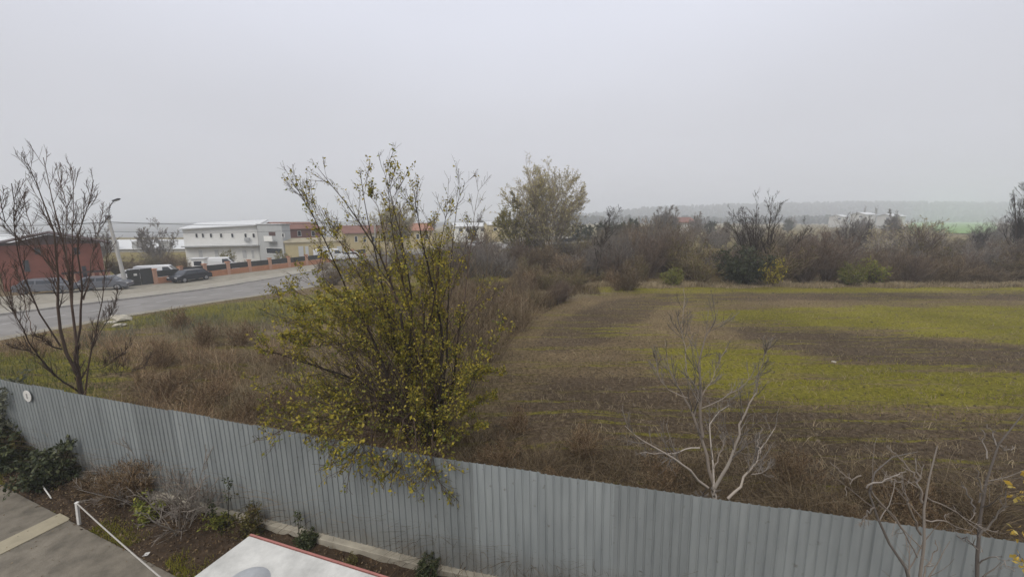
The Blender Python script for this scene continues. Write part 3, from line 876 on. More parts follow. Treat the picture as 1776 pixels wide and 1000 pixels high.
shrub = [
 ([(745,806),(742,770),(735,735),(725,700),(712,665),(705,620),(700,580)], .085, .04, .3),
 ([(700,580),(690,520),(672,470),(655,430),(628,395),(600,350),(575,320),(552,292)], .04, .006, .5),
 ([(745,806),(748,775),(755,740),(762,700),(765,650),(768,600)], .08, .04, -.3),
 ([(768,600),(762,540),(745,480),(735,430),(728,390),(722,350),(718,330)], .04, .006, -.2),
 ([(742,800),(720,760),(700,720),(680,680),(668,640),(655,600),(635,565)], .06, .028, -.6),
 ([(635,565),(610,520),(590,470),(570,430),(545,380),(525,340),(512,318)], .028, .005, -.9),
 ([(700,725),(672,700),(655,680),(635,665),(600,650),(560,640),(520,625),(470,610)], .045, .008, -.8),
 ([(640,665),(625,640),(610,612),(585,590),(555,575),(515,560)], .025, .006, .8),
 ([(672,698),(640,685),(600,678),(560,690),(520,700)], .024, .006, -1.0),
 ([(668,640),(660,600),(640,580),(600,560),(560,530),(520,505),(490,500)], .03, .006, 1.2),
 ([(735,735),(725,720),(712,700),(700,660),(690,620),(676,560),(665,500),(650,440),(640,390),(632,350),(625,300)], .05, .006, 1.0),
 ([(750,780),(760,760),(775,720),(780,680),(790,640),(792,600),(800,550)], .05, .02, .3),
 ([(800,550),(808,500),(812,450),(820,400),(826,350),(830,330)], .02, .004, .6),
 ([(762,700),(772,650),(775,600),(778,550),(776,500),(784,440),(788,380),(800,320)], .035, .005, 1.3),
 ([(755,740),(775,700),(800,670),(820,640),(845,610),(870,580)], .03, .006, -.2),
 ([(755,760),(790,720),(820,700),(850,690)], .022, .005, .4),
 ([(705,620),(715,560),(712,500),(700,440),(690,390),(675,340),(668,305)], .035, .005, -.8),
 ([(690,520),(660,470),(620,440),(590,420),(560,400),(540,350)], .02, .004, .9),
 ([(672,470),(668,420),(660,370),(640,330)], .018, .004, .2),
 ([(720,760),(690,750),(650,745),(600,740),(550,735),(500,725),(450,715)], .028, .005, -.5),
 ([(730,775),(700,780),(660,775),(610,765),(560,760),(520,755),(470,735)], .022, .004, -.9),
 ([(735,780),(700,765),(650,755),(600,752),(550,750),(500,745)], .018, .004, -1.6),
 ([(728,700),(700,712),(670,722),(640,735),(620,762),(610,800)], .014, .004, -3.0),
 ([(722,690),(680,700),(640,715),(600,725),(575,752),(562,785)], .014, .004, -2.9),
 ([(735,710),(715,712),(700,725),(690,760),(689,808)], .013, .004, -3.0),
 ([(740,720),(742,708),(748,722),(750,760),(747,818)], .012, .004, -3.1),
 ([(730,705),(700,698),(665,705),(645,735),(642,772),(648,805)], .014, .004, -3.0),
 ([(715,690),(660,690),(600,695),(540,710),(500,735),(470,765)], .014, .004, -2.6),
 ([(725,700),(690,690),(640,695),(590,705),(555,722),(535,765)], .014, .004, -2.75),
 ([(738,712),(725,705),(715,720),(722,745),(720,795)], .012, .004, -3.05),
 ([(730,770),(680,750),(620,730),(560,720),(500,722),(455,728)], .018, .004, -1.0),
 ([(728,640),(735,590),(750,540),(758,490),(762,440),(770,400),(776,360)], .03, .005, -1.0),
 ([(700,580),(672,540),(640,520),(600,510),(560,520),(530,540)], .02, .005, -1.3),
 ([(650,600),(620,590),(570,600),(530,600),(500,590)], .018, .005, -1.5),
 ([(745,790),(770,770),(800,745),(830,735)], .02, .005, -.4),
 ([(780,680),(800,660),(830,650),(865,645)], .016, .004, .8),
]
traced_tree('yellow_shrub', SB, shrub, 8.7, M['bark_dark'], M['bark_brown'],
            'tall many stemmed shrub with yellow green leaves hanging over the grey fence', 'shrub',
            twig=(17, 7), lmax=.8, rmax=.09, tlen=.30, up=.10, ang=.55, seed=21, rmin=.0038, rs=.80, wob=.09, thin=.30,
            fill=[(52, [(445,690),(435,620),(470,520),(505,420),(520,330),(555,300),(625,300),(672,305),(700,370),(735,360),(790,335),(832,340),(842,430),(850,520),(870,600),(850,680),(800,730),(690,640),(600,640),(520,700)], (-1.6, 2.2), .5), (22, [(440,680),(640,745),(790,775),(800,690),(640,650),(450,640)], (-1.5, .3), .5)],
            leaves=[(M['leaf_yellow'], 4, 5, .062, lambda p: shrub_leafy(p) * .90 * (1 - .15 * sm(640, 760, px_of(p)[1]))), (M['leaf_lime'], 3, 4, .056, lambda p: shrub_leafy(p) * .35),
                    (M['leaf_olive'], 2, 2, .05, lambda p: shrub_leafy(p) * .35 + .06)])

# bare tree behind the left part of the fence
LB = at(140, 682, 10.6); LB[2] = 0
left_tree = [
 ([(143,690),(138,665),(134,645),(132,620),(133,600)], .13, .085, 0),
 ([(134,648),(125,635),(115,615),(107,605),(105,570),(100,530),(100,480),(100,430),(90,380),(70,335),(48,283)], .085, .009, -.6),
 ([(133,600),(125,540),(120,470),(108,420),(95,360),(85,310),(75,273)], .07, .008, .5),
 ([(133,600),(142,560),(145,520),(140,470),(130,420),(150,365),(160,335),(162,312)], .06, .007, -.5),
 ([(125,540),(126,470),(124,400),(126,365),(131,335),(128,310),(124,290)], .045, .007, .9),
 ([(147,688),(151,660),(152,635),(150,615),(165,592),(172,560),(178,520),(182,480),(186,440)], .05, .008, .6),
 ([(107,605),(92,602),(72,585),(60,583)], .05, .012, -.9),
 ([(105,600),(75,560),(58,520),(45,490),(30,440),(25,390),(20,318)], .045, .006, -.9),
 ([(138,680),(100,655),(65,615),(50,608),(15,602)], .05, .010, -1.3),
 ([(95,652),(60,610),(35,560),(20,530),(0,500),(-15,460)], .035, .008, -1.8),
 ([(120,500),(95,470),(70,440),(40,420),(10,400),(0,340)], .03, .006, -1.2),
 ([(152,640),(175,640),(200,622),(220,604)], .02, .004, -.6),
 ([(152,655),(180,650),(230,640),(260,632)], .016, .004, -1.0),
 ([(145,520),(155,480),(160,430),(170,400),(178,370)], .03, .005, 1.2),
 ([(120,470),(112,430),(118,390),(112,340),(100,300)], .025, .005, 1.1),
 ([(100,480),(80,450),(62,420),(50,380),(40,340)], .025, .005, 1.0),
 ([(60,583),(45,540),(40,500),(30,470)], .02, .005, .6),
 ([(165,592),(185,560),(200,530),(205,500)], .02, .004, .9),
]
traced_tree('bare_tree', LB, left_tree, 10.6, M['bark_brown'], M['bark_brown'],
            'leafless dark trunked tree behind the left end of the grey fence', 'tree', twig=(22, 8), rmax=.12, tlen=.26, up=.12, ang=.5, seed=4, rmin=.005, rs=.50, wob=.06, lmax=.75, tmin=.008)

# pale leafless sapling behind the fence, right of centre
PB = at(1240, 862, 5.75); PB[2] = 0
PB2 = PB
pale = [
 ([(1240,875),(1239,862),(1238,840)], .042, .034, 0),
 ([(1238,840),(1228,808),(1222,780),(1218,755),(1212,738),(1199,710),(1187,690),(1172,662),(1160,640),(1155,610)], .032, .005, .3),
 ([(1219,757),(1214,715),(1215,690),(1215,640),(1214,612),(1222,585),(1236,560),(1245,538)], .024, .005, -.2),
 ([(1238,840),(1237,790),(1234,760),(1228,735),(1240,720),(1265,702)], .018, .004, .5),
 ([(1240,845),(1260,810),(1272,785),(1280,755),(1286,735),(1298,705),(1312,680)], .028, .009, -.4),
 ([(1312,682),(1308,660),(1320,640),(1328,615),(1334,600)], .010, .003, -.5),
 ([(1228,845),(1210,830),(1185,806),(1165,790),(1130,775),(1100,750),(1084,738)], .022, .004, -.4),
 ([(1262,864),(1285,840),(1303,815),(1315,790),(1328,765),(1345,740)], .024, .004, .4),
 ([(1303,822),(1325,820),(1337,800)], .010, .003, .5),
 ([(1213,776),(1195,775),(1175,786),(1110,785)], .011, .003, -.3),
 ([(1215,708),(1250,692),(1290,672),(1308,640)], .009, .003, .5),
 ([(1215,690),(1235,655),(1250,625),(1262,600)], .009, .003, .1),
 ([(1190,652),(1188,600),(1184,560),(1185,500)], .008, .003, .2),
 ([(1195,690),(1166,682),(1145,664),(1135,610)], .009, .003, -.2),
 ([(1238,812),(1248,790),(1254,770),(1254,750)], .012, .004, .4),
 ([(1225,845),(1218,860),(1222,870)], .012, .008, .3),
 ([(1214,700),(1206,670),(1195,650),(1188,640)], .010, .004, -.2),
 ([(1318,785),(1314,765),(1318,750)], .010, .003, 0),
]
traced_tree('pale_sapling', PB, pale, 5.75, M['bark_pale'], M['bark_grey'],
            'pale leafless sapling rising behind the fence in front of the open field', 'tree', twig=(13, 6), rmax=.045, tlen=.32, up=.12, ang=.6, seed=9, rmin=.0040, rs=.95, thin=.10, tmin=.0045)

# two leafless young trees inside the yard at the bottom right
YB = at(1603, 1000, 3.7); YB[2] = 0
yt = [
 ([(1606,1290),(1604,1100),(1600,1000),(1600,916),(1607,888),(1604,843),(1606,820),(1614,800),(1626,772)], .020, .004, 0),
 ([(1600,871),(1593,840),(1592,815),(1590,795)], .009, .003, -.1),
 ([(1593,833),(1583,821),(1563,796),(1541,777)], .007, .003, .2),
 ([(1597,926),(1586,905),(1574,866),(1565,829)], .009, .003, -.2),
 ([(1604,1120),(1580,1000),(1560,969),(1535,919),(1516,877),(1502,843),(1494,823),(1513,807),(1546,790),(1591,783)], .015, .003, .3),
 ([(1494,824),(1479,832),(1457,818),(1440,801)], .007, .002, .1),
 ([(1503,845),(1524,833),(1572,817)], .007, .002, -.2),
 ([(1517,879),(1499,894),(1492,913)], .006, .003, .2),
 ([(1510,850),(1538,882),(1555,905),(1591,966)], .008, .004, 0),
 ([(1600,900),(1640,905),(1700,930)], .006, .002, .3),
 ([(1605,860),(1640,880),(1690,905),(1720,930)], .006, .002, .1),
 ([(1602,1000),(1620,960),(1622,940)], .006, .002, .1),
]
traced_tree('thin_tree', YB, yt, 3.7, M['bark_grey'], M['bark_pale'],
            'thin leafless tree with crooked grey branches in front of the fence, left of another', 'tree', twig=(5, 3), rmax=.03, tlen=.22, up=.05, ang=.8, seed=14, rmin=.0028, rs=1.35, tmin=.0038)
YB2 = at(1694, 1000, 3.9); YB2[2] = 0
yt2 = [
 ([(1690,1300),(1690,1100),(1692,1000),(1699,944),(1695,888),(1706,843),(1711,793),(1728,770),(1754,748),(1774,718)], .022, .004, 0),
 ([(1692,890),(1680,860),(1667,838)], .008, .003, .1),
 ([(1698,870),(1703,850),(1698,818)], .007, .003, -.1),
 ([(1712,795),(1706,765),(1704,745)], .006, .002, .2),
 ([(1728,772),(1722,750),(1712,735)], .005, .002, .1),
 ([(1698,930),(1720,905),(1740,880),(1745,850)], .008, .002, -.2),
 ([(1695,980),(1720,960),(1760,990)], .006, .002, -.4),
 ([(1697,950),(1670,930),(1640,925)], .006, .002, .3),
 ([(1728,770),(1745,780),(1760,775)], .005, .002, .2),
]
traced_tree('thin_tree', YB2, yt2, 3.9, M['bark_grey'], M['bark_grey'],
            'dark thin leafless tree before the fence beside the golden leaves at the right', 'tree', twig=(5, 3), rmax=.03, tlen=.16, up=.05, ang=.8, seed=15, rmin=.0028, rs=1.35, tmin=.0038)
# golden leaved branchlets of a tree that stands just outside on the right
GB = at(1840, 1000, 3.0); GB[2] = 0
gt = [
 ([(1850,1500),(1845,1200),(1838,1050),(1830,960),(1825,900),(1822,820)], .03, .008, 0),
 ([(1832,975),(1800,945),(1775,930),(1755,918)], .007, .002, -.1),
 ([(1826,900),(1800,880),(1775,862),(1760,845)], .007, .002, .1),
 ([(1828,930),(1800,905),(1782,890),(1766,880)], .006, .002, .2),
 ([(1836,1010),(1800,990),(1780,975),(1764,962)], .006, .002, 0),
 ([(1823,850),(1800,835),(1785,820)], .006, .002, -.1),
]
traced_tree('golden_tree', GB, gt, 3.0, M['bark_dark'], M['bark_brown'],
            'branches with golden yellow leaves reaching in at the right edge of the yard', 'tree', twig=(5, 2), rmax=.05, tlen=.14, up=.0, ang=.7, seed=17, rmin=.0018,
            leaves=[(M['leaf_amber'], 3, 1, .05, None)])

# ------------------------------------------------------------------ free grown trees and bushes
R = np.random.default_rng(77)
def grown(height, spread, nstem=1, trunk_r=.1, wood=None, lv=((9, .35, .75, .55), (8, .2, .7, .5), (6, .15, .7, .5)), up=.12, wob=.08,
          base_t=.25, leafm=None, nl=0, lsize=.1, sides=(7, 4, 3, 3), rmin=.012, stem_up=.9, split=None):
    """returns (trunk mesh, crown mesh, leaf mesh) in local space"""
    a = R.uniform(0, 2 * math.pi, nstem)
    tl = spread * np.sqrt(R.uniform(.02, 1, nstem)) if nstem > 1 else np.array([spread])
    D = np.stack([np.cos(a) * tl, np.sin(a) * tl, np.full(nstem, stem_up)], 1)
    P0 = np.stack([np.cos(a), np.sin(a), a * 0], 1) * (.02 if nstem == 1 else trunk_r * 1.6)
    P_ = paths(P0, D, height * R.uniform(.82, 1.0, nstem) * (1.02 - .28 * tl / spread) if nstem > 1 else np.array([height]), 8, wob * .5, .05)
    Rr = np.linspace(trunk_r, trunk_r * .12, 8)[None] * R.uniform(.6, 1, nstem)[:, None]
    P_[:, 0, 2] -= .15
    levels = [(P_, Rr)]
    cur = (P_, Rr)
    for i, (m, t0, ang, lr) in enumerate(lv):
        c = children(cur[0], cur[1], m, max(t0, base_t if i == 0 else .1), 1.0, ang, lr, 6 if i == 0 else (5 if i == 1 else 4), wob, up * (1 - .3 * i), .6)
        c = (c[0], np.maximum(c[1], rmin)); levels.append(c); cur = c
    z = np.zeros(3)
    tr = wood_mesh('trunk', levels[:1], z, wood, sides[:1])
    cr = wood_mesh('crown', levels[1:], z, wood, sides[1:])
    lf = None
    if leafm is not None and nl:
        v, f, q = leafset(cur[0], nl, lsize)
        lf = npmesh('leaves', v, f, leafm, q)
    return tr, cr, lf

def put(meshes, name, loc, scale, rz, label, cat, group=None, sz=None):
    o = empty(name, loc, rz); o.scale = (scale, scale, (sz or scale))
    tag(o, label, cat, group)
    for nm, me_ in zip(('trunk', 'crown', 'leaves'), meshes):
        if me_ is not None:
            c = link(nm, me_, o)
            if nm == 'leaves': c["kind"] = "stuff"
    return o

def gz(p): return np.array([p[0], p[1], float(ground_z(np.array(p[0]), np.array(p[1])))])

# tall cream tree beyond the scrub
big_cream = grown(12.4, .66, 16, .10, M['bark_pale'], ((15, .25, .6, .42), (8, .15, .6, .5), (5, .15, .6, .5)), .05, .07, .25, M['leaf_cream'], 2, .15, rmin=.012)
b = onx(955, 48)
t_ = put(big_cream, 'tall_tree', onx(948, 48), 1.0, 1.9, 'tall cream coloured tree with sparse leaves, highest in the middle distance', 'tree')
leafy = grown(7.6, .6, 9, .06, M['bark_grey'], ((10, .25, .65, .42), (7, .15, .6, .5), (4, .15, .6, .5)), .05, .08, .25, M['leaf_straw'], 3, .15, rmin=.012)
put(leafy, 'leafy_tree', onx(900, 49), 1.2, 1.1, 'yellow green leafy tree at the left flank of the tall cream tree', 'tree')
dark_round = grown(5.5, .15, 1, .14, M['bark_dark'], ((16, .2, .75, .5), (10, .15, .7, .5), (6, .15, .6, .45)), .06, .07, .18, rmin=.008)
put(dark_round, 'round_bare_tree', onx(1032, 38.5), 1.08, 0, 'small dark leafless tree with dense round crown before the cream tree', 'tree')
pale_lean = grown(5, .9, 2, .08, M['bark_pale'], ((9, .2, .6, .5), (6, .15, .6, .5)), .04, .08, .2, rmin=.012, stem_up=.6)
put(pale_lean, 'leaning_tree', onx(1062, 37.5), .95, 3.0, 'whitish leafless tree leaning right beside the small dark round tree', 'tree')
spread_dark = grown(8.4, .8, 9, .12, M['bark_dark'], ((12, .25, .5, .38), (7, .15, .5, .5), (4, .15, .5, .5)), .06, .06, .2, rmin=.008)
put(spread_dark, 'spreading_tree', onx(1322, 38), 1.0, .5, 'dark leafless tree with spreading limbs above the green ivy bush', 'tree')
tall_dark = grown(10.5, .26, 9, .13, M['bark_dark'], ((14, .12, .45, .34), (9, .15, .5, .5), (5, .15, .5, .5)), .10, .06, .12, rmin=.010)
put(tall_dark, 'upright_tree', onx(1758, 46), 1.12, 0, 'tall dark upright leafless tree at the right edge of the hedge', 'tree')
pale_mid = grown(6, .7, 6, .10, M['bark_pale'], ((8, .2, .65, .5), (6, .15, .6, .5), (3, .2, .6, .5)), .04, .1, .2, M['leaf_cream'], 1, .14, rmin=.013)
put(pale_mid, 'crooked_tree', onx(1565, 44), 1.05, 1.4, 'pale crooked leafless tree between the hedge and the far green field', 'tree')
put(pale_mid, 'crooked_tree', onx(1530, 46), .9, 4.0, 'smaller pale crooked tree just left of the other pale crooked tree', 'tree')
put(spread_dark, 'spreading_tree', onx(1470, 62), .80, 2.2, 'small dark bent tree standing below the far white houses', 'tree')
put(tall_dark, 'upright_tree', onx(1686, 60), .46, 1.2, 'thin dark stump of a tree before the far green field', 'tree')
put(big_cream, 'tall_tree', onx(690, 75), .85, 2.4, 'grey leafless tree rising behind the yellow houses and the yellow shrub', 'tree')
put(leafy, 'leafy_tree', onx(398, 62.5), .42, 3, 'small dark olive bushy tree in front of the white two storey house', 'tree')
put(leafy, 'leafy_tree', onx(492, 63.5), .40, 5, 'small yellow green tree inside the brick wall before the grey annex', 'tree')

# bushes
def bushmesh(h, w_, n, wood, m1, m2, leafm=None, nl=0, lsize=.09, rmin=.012, up=.05, stem_r=.028):
    a = R.uniform(0, 2 * math.pi, n); tilt = R.uniform(.05, 1.0, n) ** .8 * w_
    D = np.stack([np.cos(a) * tilt, np.sin(a) * tilt, np.ones(n)], 1)
    rr = R.uniform(0, .35, n) * w_ * h * .5
    P0 = np.stack([np.cos(a) * rr, np.sin(a) * rr, np.full(n, -.1)], 1)
    Ln = h * R.uniform(.6, 1.1, n)
    P_ = paths(P0, D, Ln, 7, .10, up - .03)
    Rr = np.linspace(stem_r, rmin, 7)[None] * R.uniform(.6, 1.1, n)[:, None]
    c1 = children(P_, Rr, m1, .15, 1, .7, .45, 5, .12, .04, .7); c1 = (c1[0], np.maximum(c1[1], rmin))
    c2 = children(c1[0], c1[1], m2, .1, 1, .7, .5, 4, .12, .02, .7); c2 = (c2[0], np.maximum(c2[1], rmin * .8))
    z = np.zeros(3)
    st = wood_mesh('stems', [(P_, Rr), c1, c2], z, wood, (4, 3, 3))
    lf = None
    if leafm is not None:
        v, f, q = joinparts([leafset(c1[0], nl, lsize), leafset(c2[0], nl, lsize)])
        lf = npmesh('foliage', v, f, leafm, q)
    return st, lf
def putbush(ms, name, loc, s, rz, label, cat='bush', group=None, sz=None):
    if ms[1] is None:
        o = link(name, ms[0], None, loc, rz); o.scale = (s, s, sz or s); tag(o, label, cat, group); return o
    o = empty(name, loc, rz); o.scale = (s, s, sz or s); tag(o, label, cat, group)
    link('stems', ms[0], o); c = link('foliage', ms[1], o); c["kind"] = "stuff"
    return o
BB = {
 'purple': [bushmesh(3.0, .55, 46, M['twig_purple'], 8, 5, rmin=.009) for _ in range(2)],
 'brown': [bushmesh(2.6, .8, 44, M['twig_brown'], 8, 4, M['dead_leaf'], 1, .09, rmin=.009) for _ in range(3)],
 'olive': [bushmesh(2.6, .7, 34, M['twig_brown'], 7, 4, M['leaf_olive'], 2, .10, rmin=.010) for _ in range(2)],
 'dark': [bushmesh(2.4, .9, 34, M['bark_dark'], 7, 5, M['leaf_dark'], 5, .12, rmin=.010) for _ in range(1)],
 'lime': [bushmesh(1.6, .7, 30, M['twig_brown'], 6, 4, M['leaf_lime'], 4, .10, rmin=.008) for _ in range(1)],
 'yellow': [bushmesh(1.6, .4, 14, M['bark_brown'], 5, 3, M['leaf_yellow'], 4, .12, rmin=.008) for _ in range(1)],
 'grey': [bushmesh(3.2, .6, 40, M['bark_grey'], 7, 5, rmin=.010) for _ in range(2)],
 'rust': [bushmesh(1.5, .9, 40, M['rust_weed'], 6, 4, M['dead_leaf'], 1, .07, rmin=.006, stem_r=.012) for _ in range(2)],
}
# single bushes one can pick out of the hedge
def pb_(kind, px, Y, s, label, name, sz=None, v=0):
    putbush(BB[kind][v % len(BB[kind])], name, gz(onx(px, Y)), s, R.uniform(0, 6), label, 'bush', sz=sz)
pb_('dark', 1288, 34.8, 1.3, 'dark green ivy covered bush under the spreading leafless tree', 'ivy_bush')
pb_('dark', 1268, 36.5, .85, 'smaller dark green bush to the left of the big ivy bush', 'ivy_bush')
pb_('yellow', 1336, 33.9, 1.6, 'small bright yellow bush at the foot of the ivy bush', 'yellow_bush')
pb_('olive', 1352, 35.4, 1.35, 'olive bush with a few leaves behind the small yellow bush', 'olive_bush')
pb_('purple', 1398, 35.6, 1.35, 'dense purple brown leafless bush right of the yellow bush', 'purple_bush')
pb_('purple', 1436, 36.2, 1.42, 'second purple brown leafless bush, just left of the bright green bush', 'purple_bush', v=1)
pb_('lime', 1478, 34.3, 1.35, 'low bright green bush at the far edge of the field', 'green_bush')
pb_('lime', 1502, 35.2, 1.5, 'higher green bush close behind the low bright green bush', 'green_bush')
pb_('lime', 1168, 34.0, 1.05, 'small bright green bush left of the olive brown thicket', 'green_bush')
pb_('olive', 1215, 34.6, 1.1, 'olive brown bush in the hedge left of the dark ivy bush', 'olive_bush', v=1)
pb_('olive', 1190, 38, 1.5, 'large olive brown bush behind the small bright green bush', 'olive_bush')
pb_('grey', 1700, 38, 1.1, 'grey leafless bush before the upright tree at the right', 'grey_bush')
pb_('olive', 1740, 37, 1.1, 'olive bush at the foot of the tall upright tree', 'olive_bush', v=1)
# the tangle between them: leafless bushes nobody could tell apart
LOOK = {'brown': 'brown leafless bush', 'purple': 'purple brown leafless bush', 'grey': 'greyish leafless bush', 'olive': 'olive brown bush with sparse leaves', 'rust': 'low rusty dead bush'}
def spot(px):
    for lim, t in [(700, 'behind the yellow shrub'), (800, 'right of the yellow shrub'), (880, 'left of the tall cream tree'), (985, 'under the tall cream tree'), (1060, 'around the small round tree'),
                   (1160, 'right of the small round tree'), (1260, 'left of the dark ivy bush'), (1390, 'below the dark spreading tree'), (1500, 'above the bright green bushes'),
                   (1600, 'below the pale crooked trees'), (1720, 'below the far green field')]:
        if px < lim: return t
    return 'by the upright tree, far right'
def hedge_row(px0, px1, Y0, Y1, n, kinds, s0, s1, row, group, name):
    for i in range(n):
        px = px0 + (px1 - px0) * (i + R.uniform(.1, .9)) / n
        k = kinds[int(R.integers(len(kinds)))]
        b_ = gz(onx(px, R.uniform(Y0, Y1))); b_[2] -= .15
        big_ = R.random(); putbush(BB[k][int(R.integers(len(BB[k])))], name, b_, R.uniform(s0, s1), R.uniform(0, 6), ('taller ' if big_ > .5 else 'lower ') + LOOK[k].replace('low ', '') + ' ' + spot(px) + ', ' + row, 'bush', group, sz=(s0 + (s1 - s0) * big_) * (.78 + .26 * big_ + .5 * max(0, math.sin(px * .021) * math.sin(px * .0087 + 1))) * R.uniform(.8, 1.15))
GB1 = 'brown bushes of the far hedge'
hedge_row(1505, 1860, 34.8, 37, 22, ['brown', 'brown', 'purple'], .7, .98, 'front row', GB1, 'hedge_bush')
hedge_row(1150, 1900, 38, 43, 42, ['brown', 'olive', 'purple', 'grey'], .85, 1.25, 'second row', GB1, 'hedge_bush')
hedge_row(1150, 1950, 44, 56, 40, ['brown', 'olive', 'grey', 'purple'], .85, 1.25, 'back row', GB1, 'hedge_bush')
GB2 = 'scrub bushes left of the field'
hedge_row(770, 1160, 38, 44, 26, ['purple', 'brown', 'grey', 'purple'], .9, 1.25, 'second row', GB2, 'scrub_bush')
hedge_row(760, 1160, 46, 60, 26, ['purple', 'brown', 'olive', 'grey'], .95, 1.4, 'back row', GB2, 'scrub_bush')
hedge_row(780, 1130, 31.5, 37, 22, ['rust', 'olive', 'rust', 'brown'], .5, .85, 'front row', GB2, 'scrub_bush')
hedge_row(560, 800, 40, 60, 24, ['brown', 'grey', 'olive'], .7, 1.0, 'back row', GB2, 'scrub_bush')
SP = [(-8, 19), (-.6, 16.5), (1.2, 22), (4.5, 29), (6.5, 32), (-4, 33), (-12, 31)]
k_ = 0
while k_ < 46:
    q = np.array([R.uniform(-12, 6.5), R.uniform(16.5, 33)])
    if not inpoly(q[:1], q[1:], SP)[0]: continue
    kind = ['rust', 'brown', 'rust', 'olive', 'purple'][int(R.integers(5))]
    s_ = R.uniform(.75, 1.15) if kind == 'rust' else R.uniform(.35, .6)
    b_ = gz(q); b_[2] -= .1
    near = ('nearest the bare soil' if q[0] > -1 - (q[1] < 22) else ('deeper in the scrub' if q[0] > -6 else 'toward the road')) + (', larger' if s_ > (.95 if kind == 'rust' else .47) else ', smaller')
    zone = 'just behind the yellow shrub' if q[1] < 22 else ('in the middle of the scrub' if q[1] < 28 else 'near the far scrub bushes')
    putbush(BB[kind][int(R.integers(len(BB[kind])))], 'brush_clump', b_, s_, R.uniform(0, 6), 'low ' + LOOK[kind].replace('low ', '').replace(' with sparse leaves', '') + ' ' + zone + ', ' + near, 'bush', 'low brush left of the dark track')
    k_ += 1
hedge_row(1000, 1950, 60, 95, 46, ['brown', 'olive', 'grey', 'brown'], 1.1, 1.7, 'farthest row', GB1, 'hedge_bush')
for i, (px, Y, kd, s_, lab) in enumerate([(238, 56, 'brown', .8, 'brown bush behind the dark gate beside the lamp'), (262, 60, 'olive', .9, 'olive bush behind the white van near the lamp'),
        (300, 62, 'brown', 1.0, 'brown bush under the round grey tree by the warehouses'), (322, 60, 'rust', 1.3, 'rusty bush left of the white kiosk'), (283, 64, 'grey', .9, 'grey bush around the trunk of the round grey tree'),
        (425, 62.5, 'olive', .5, 'small olive bush before the ground floor of the white house'), (468, 63.5, 'lime', .8, 'green bush inside the brick wall before the grey annex'),
        (512, 66, 'lime', .8, 'green bush inside the brick wall before the yellow house'), (205, 55, 'olive', 1.1, 'olive bush at the right end of the red house')]):
    putbush(BB[kd][0], 'garden_bush', gz(onx(px, Y)), s_, i, lab, 'bush')
# bare shoots right behind the yellow shrub
shoots = [bushmesh(3.6, .62, 34, M['twig_brown'], 5, 3, rmin=.004, stem_r=.013, up=.05) for _ in range(2)]
for i, (px, Y, s, lab) in enumerate([(800, 12.5, 1.25, 'reddish leafless bush of upright shoots touching the yellow shrub'),
        (850, 15.5, 1.0, 'lower leafless bush of shoots right of the yellow shrub'),
        (770, 17, 1.35, 'leafless bush of long shoots showing behind the yellow shrub'),
        (905, 20, .9, 'small leafless bush at the left end of the dark field track')]):
    putbush(shoots[i % 2], 'shoot_bush', gz(onx(px, Y)), s, i * 1.3, lab, 'bush')

# far trees in the haze
far_bare = grown(8, .55, 8, .08, M['bark_grey'], ((10, .2, .6, .45), (8, .15, .6, .5), (4, .15, .6, .5)), .1, .07, .2, rmin=.03)
mid_bare = grown(7.6, .6, 9, .08, M['bark_grey'], ((12, .2, .6, .42), (8, .15, .6, .5), (4, .15, .6, .5)), .07, .07, .2, rmin=.018)
far_green = grown(7, .30, 4, .12, M['bark_dark'], ((12, .1, .8, .45), (7, .15, .7, .5)), .02, .07, .08, M['leaf_dark'], 7, .35, rmin=.03)
far_pop = grown(13, .10, 3, .12, M['bark_grey'], ((20, .1, .4, .20), (7, .15, .5, .5)), .16, .05, .08, rmin=.022)
put(mid_bare, 'round_bare_tree', onx(280, 66), 1.0, 2.0, 'round grey leafless tree before the long white warehouses', 'tree')
put(mid_bare, 'round_bare_tree', onx(178, 70), .85, 4.0, 'brownish leafless tree behind the red house beside the concrete lamp pole', 'tree')
LF, GF = 'hazy tree standing far away beyond the hedge', 'distant trees in the haze'
for i in range(75):
    px = R.uniform(-60, 1850); Y = R.uniform(95, 230)
    if 1590 < px < 1735 or px < 560 or (300 < px < 800 and Y < 115): continue
    ms = far_bare if R.random() < .6 else far_green
    put(ms, 'distant_tree', onx(px, Y), R.uniform(.55, 1.0), R.uniform(0, 6), ('hazy leafless tree ' if ms is far_bare else 'hazy dark evergreen tree ') + ('in the nearer distance, ' if Y < 150 else 'in the far distance, ') + spot(px).replace('below', 'beyond and above').replace('under', 'beyond'), 'tree', GF)
for px, lab in zip((1000, 1018, 1040, 1062, 1078, 1095), ('leftmost, touching the cream tree', 'second from the left', 'third from the left', 'third from the right', 'second from the right', 'rightmost')):
    put(far_green, 'evergreen_tree', onx(px, 88 + (px % 7)), R.uniform(.75, 1.0), px, 'dark distant evergreen in the row behind the round tree, ' + lab, 'tree', 'evergreen row beyond the scrub')
for px in (1135, 1150, 1163):
    put(far_bare, 'misty_tree', onx(px, 100), R.uniform(.95, 1.1), px, 'faint leafless tree in the misty group left of the red roofed house', 'tree', 'misty bare trees')
for i, px in enumerate((1484, 1500)):
    put(far_pop, 'poplar_tree', onx(px, 300), 1.5, px, ('left' if i == 0 else 'right') + ' one of two thin poplars standing above the far white houses', 'tree')
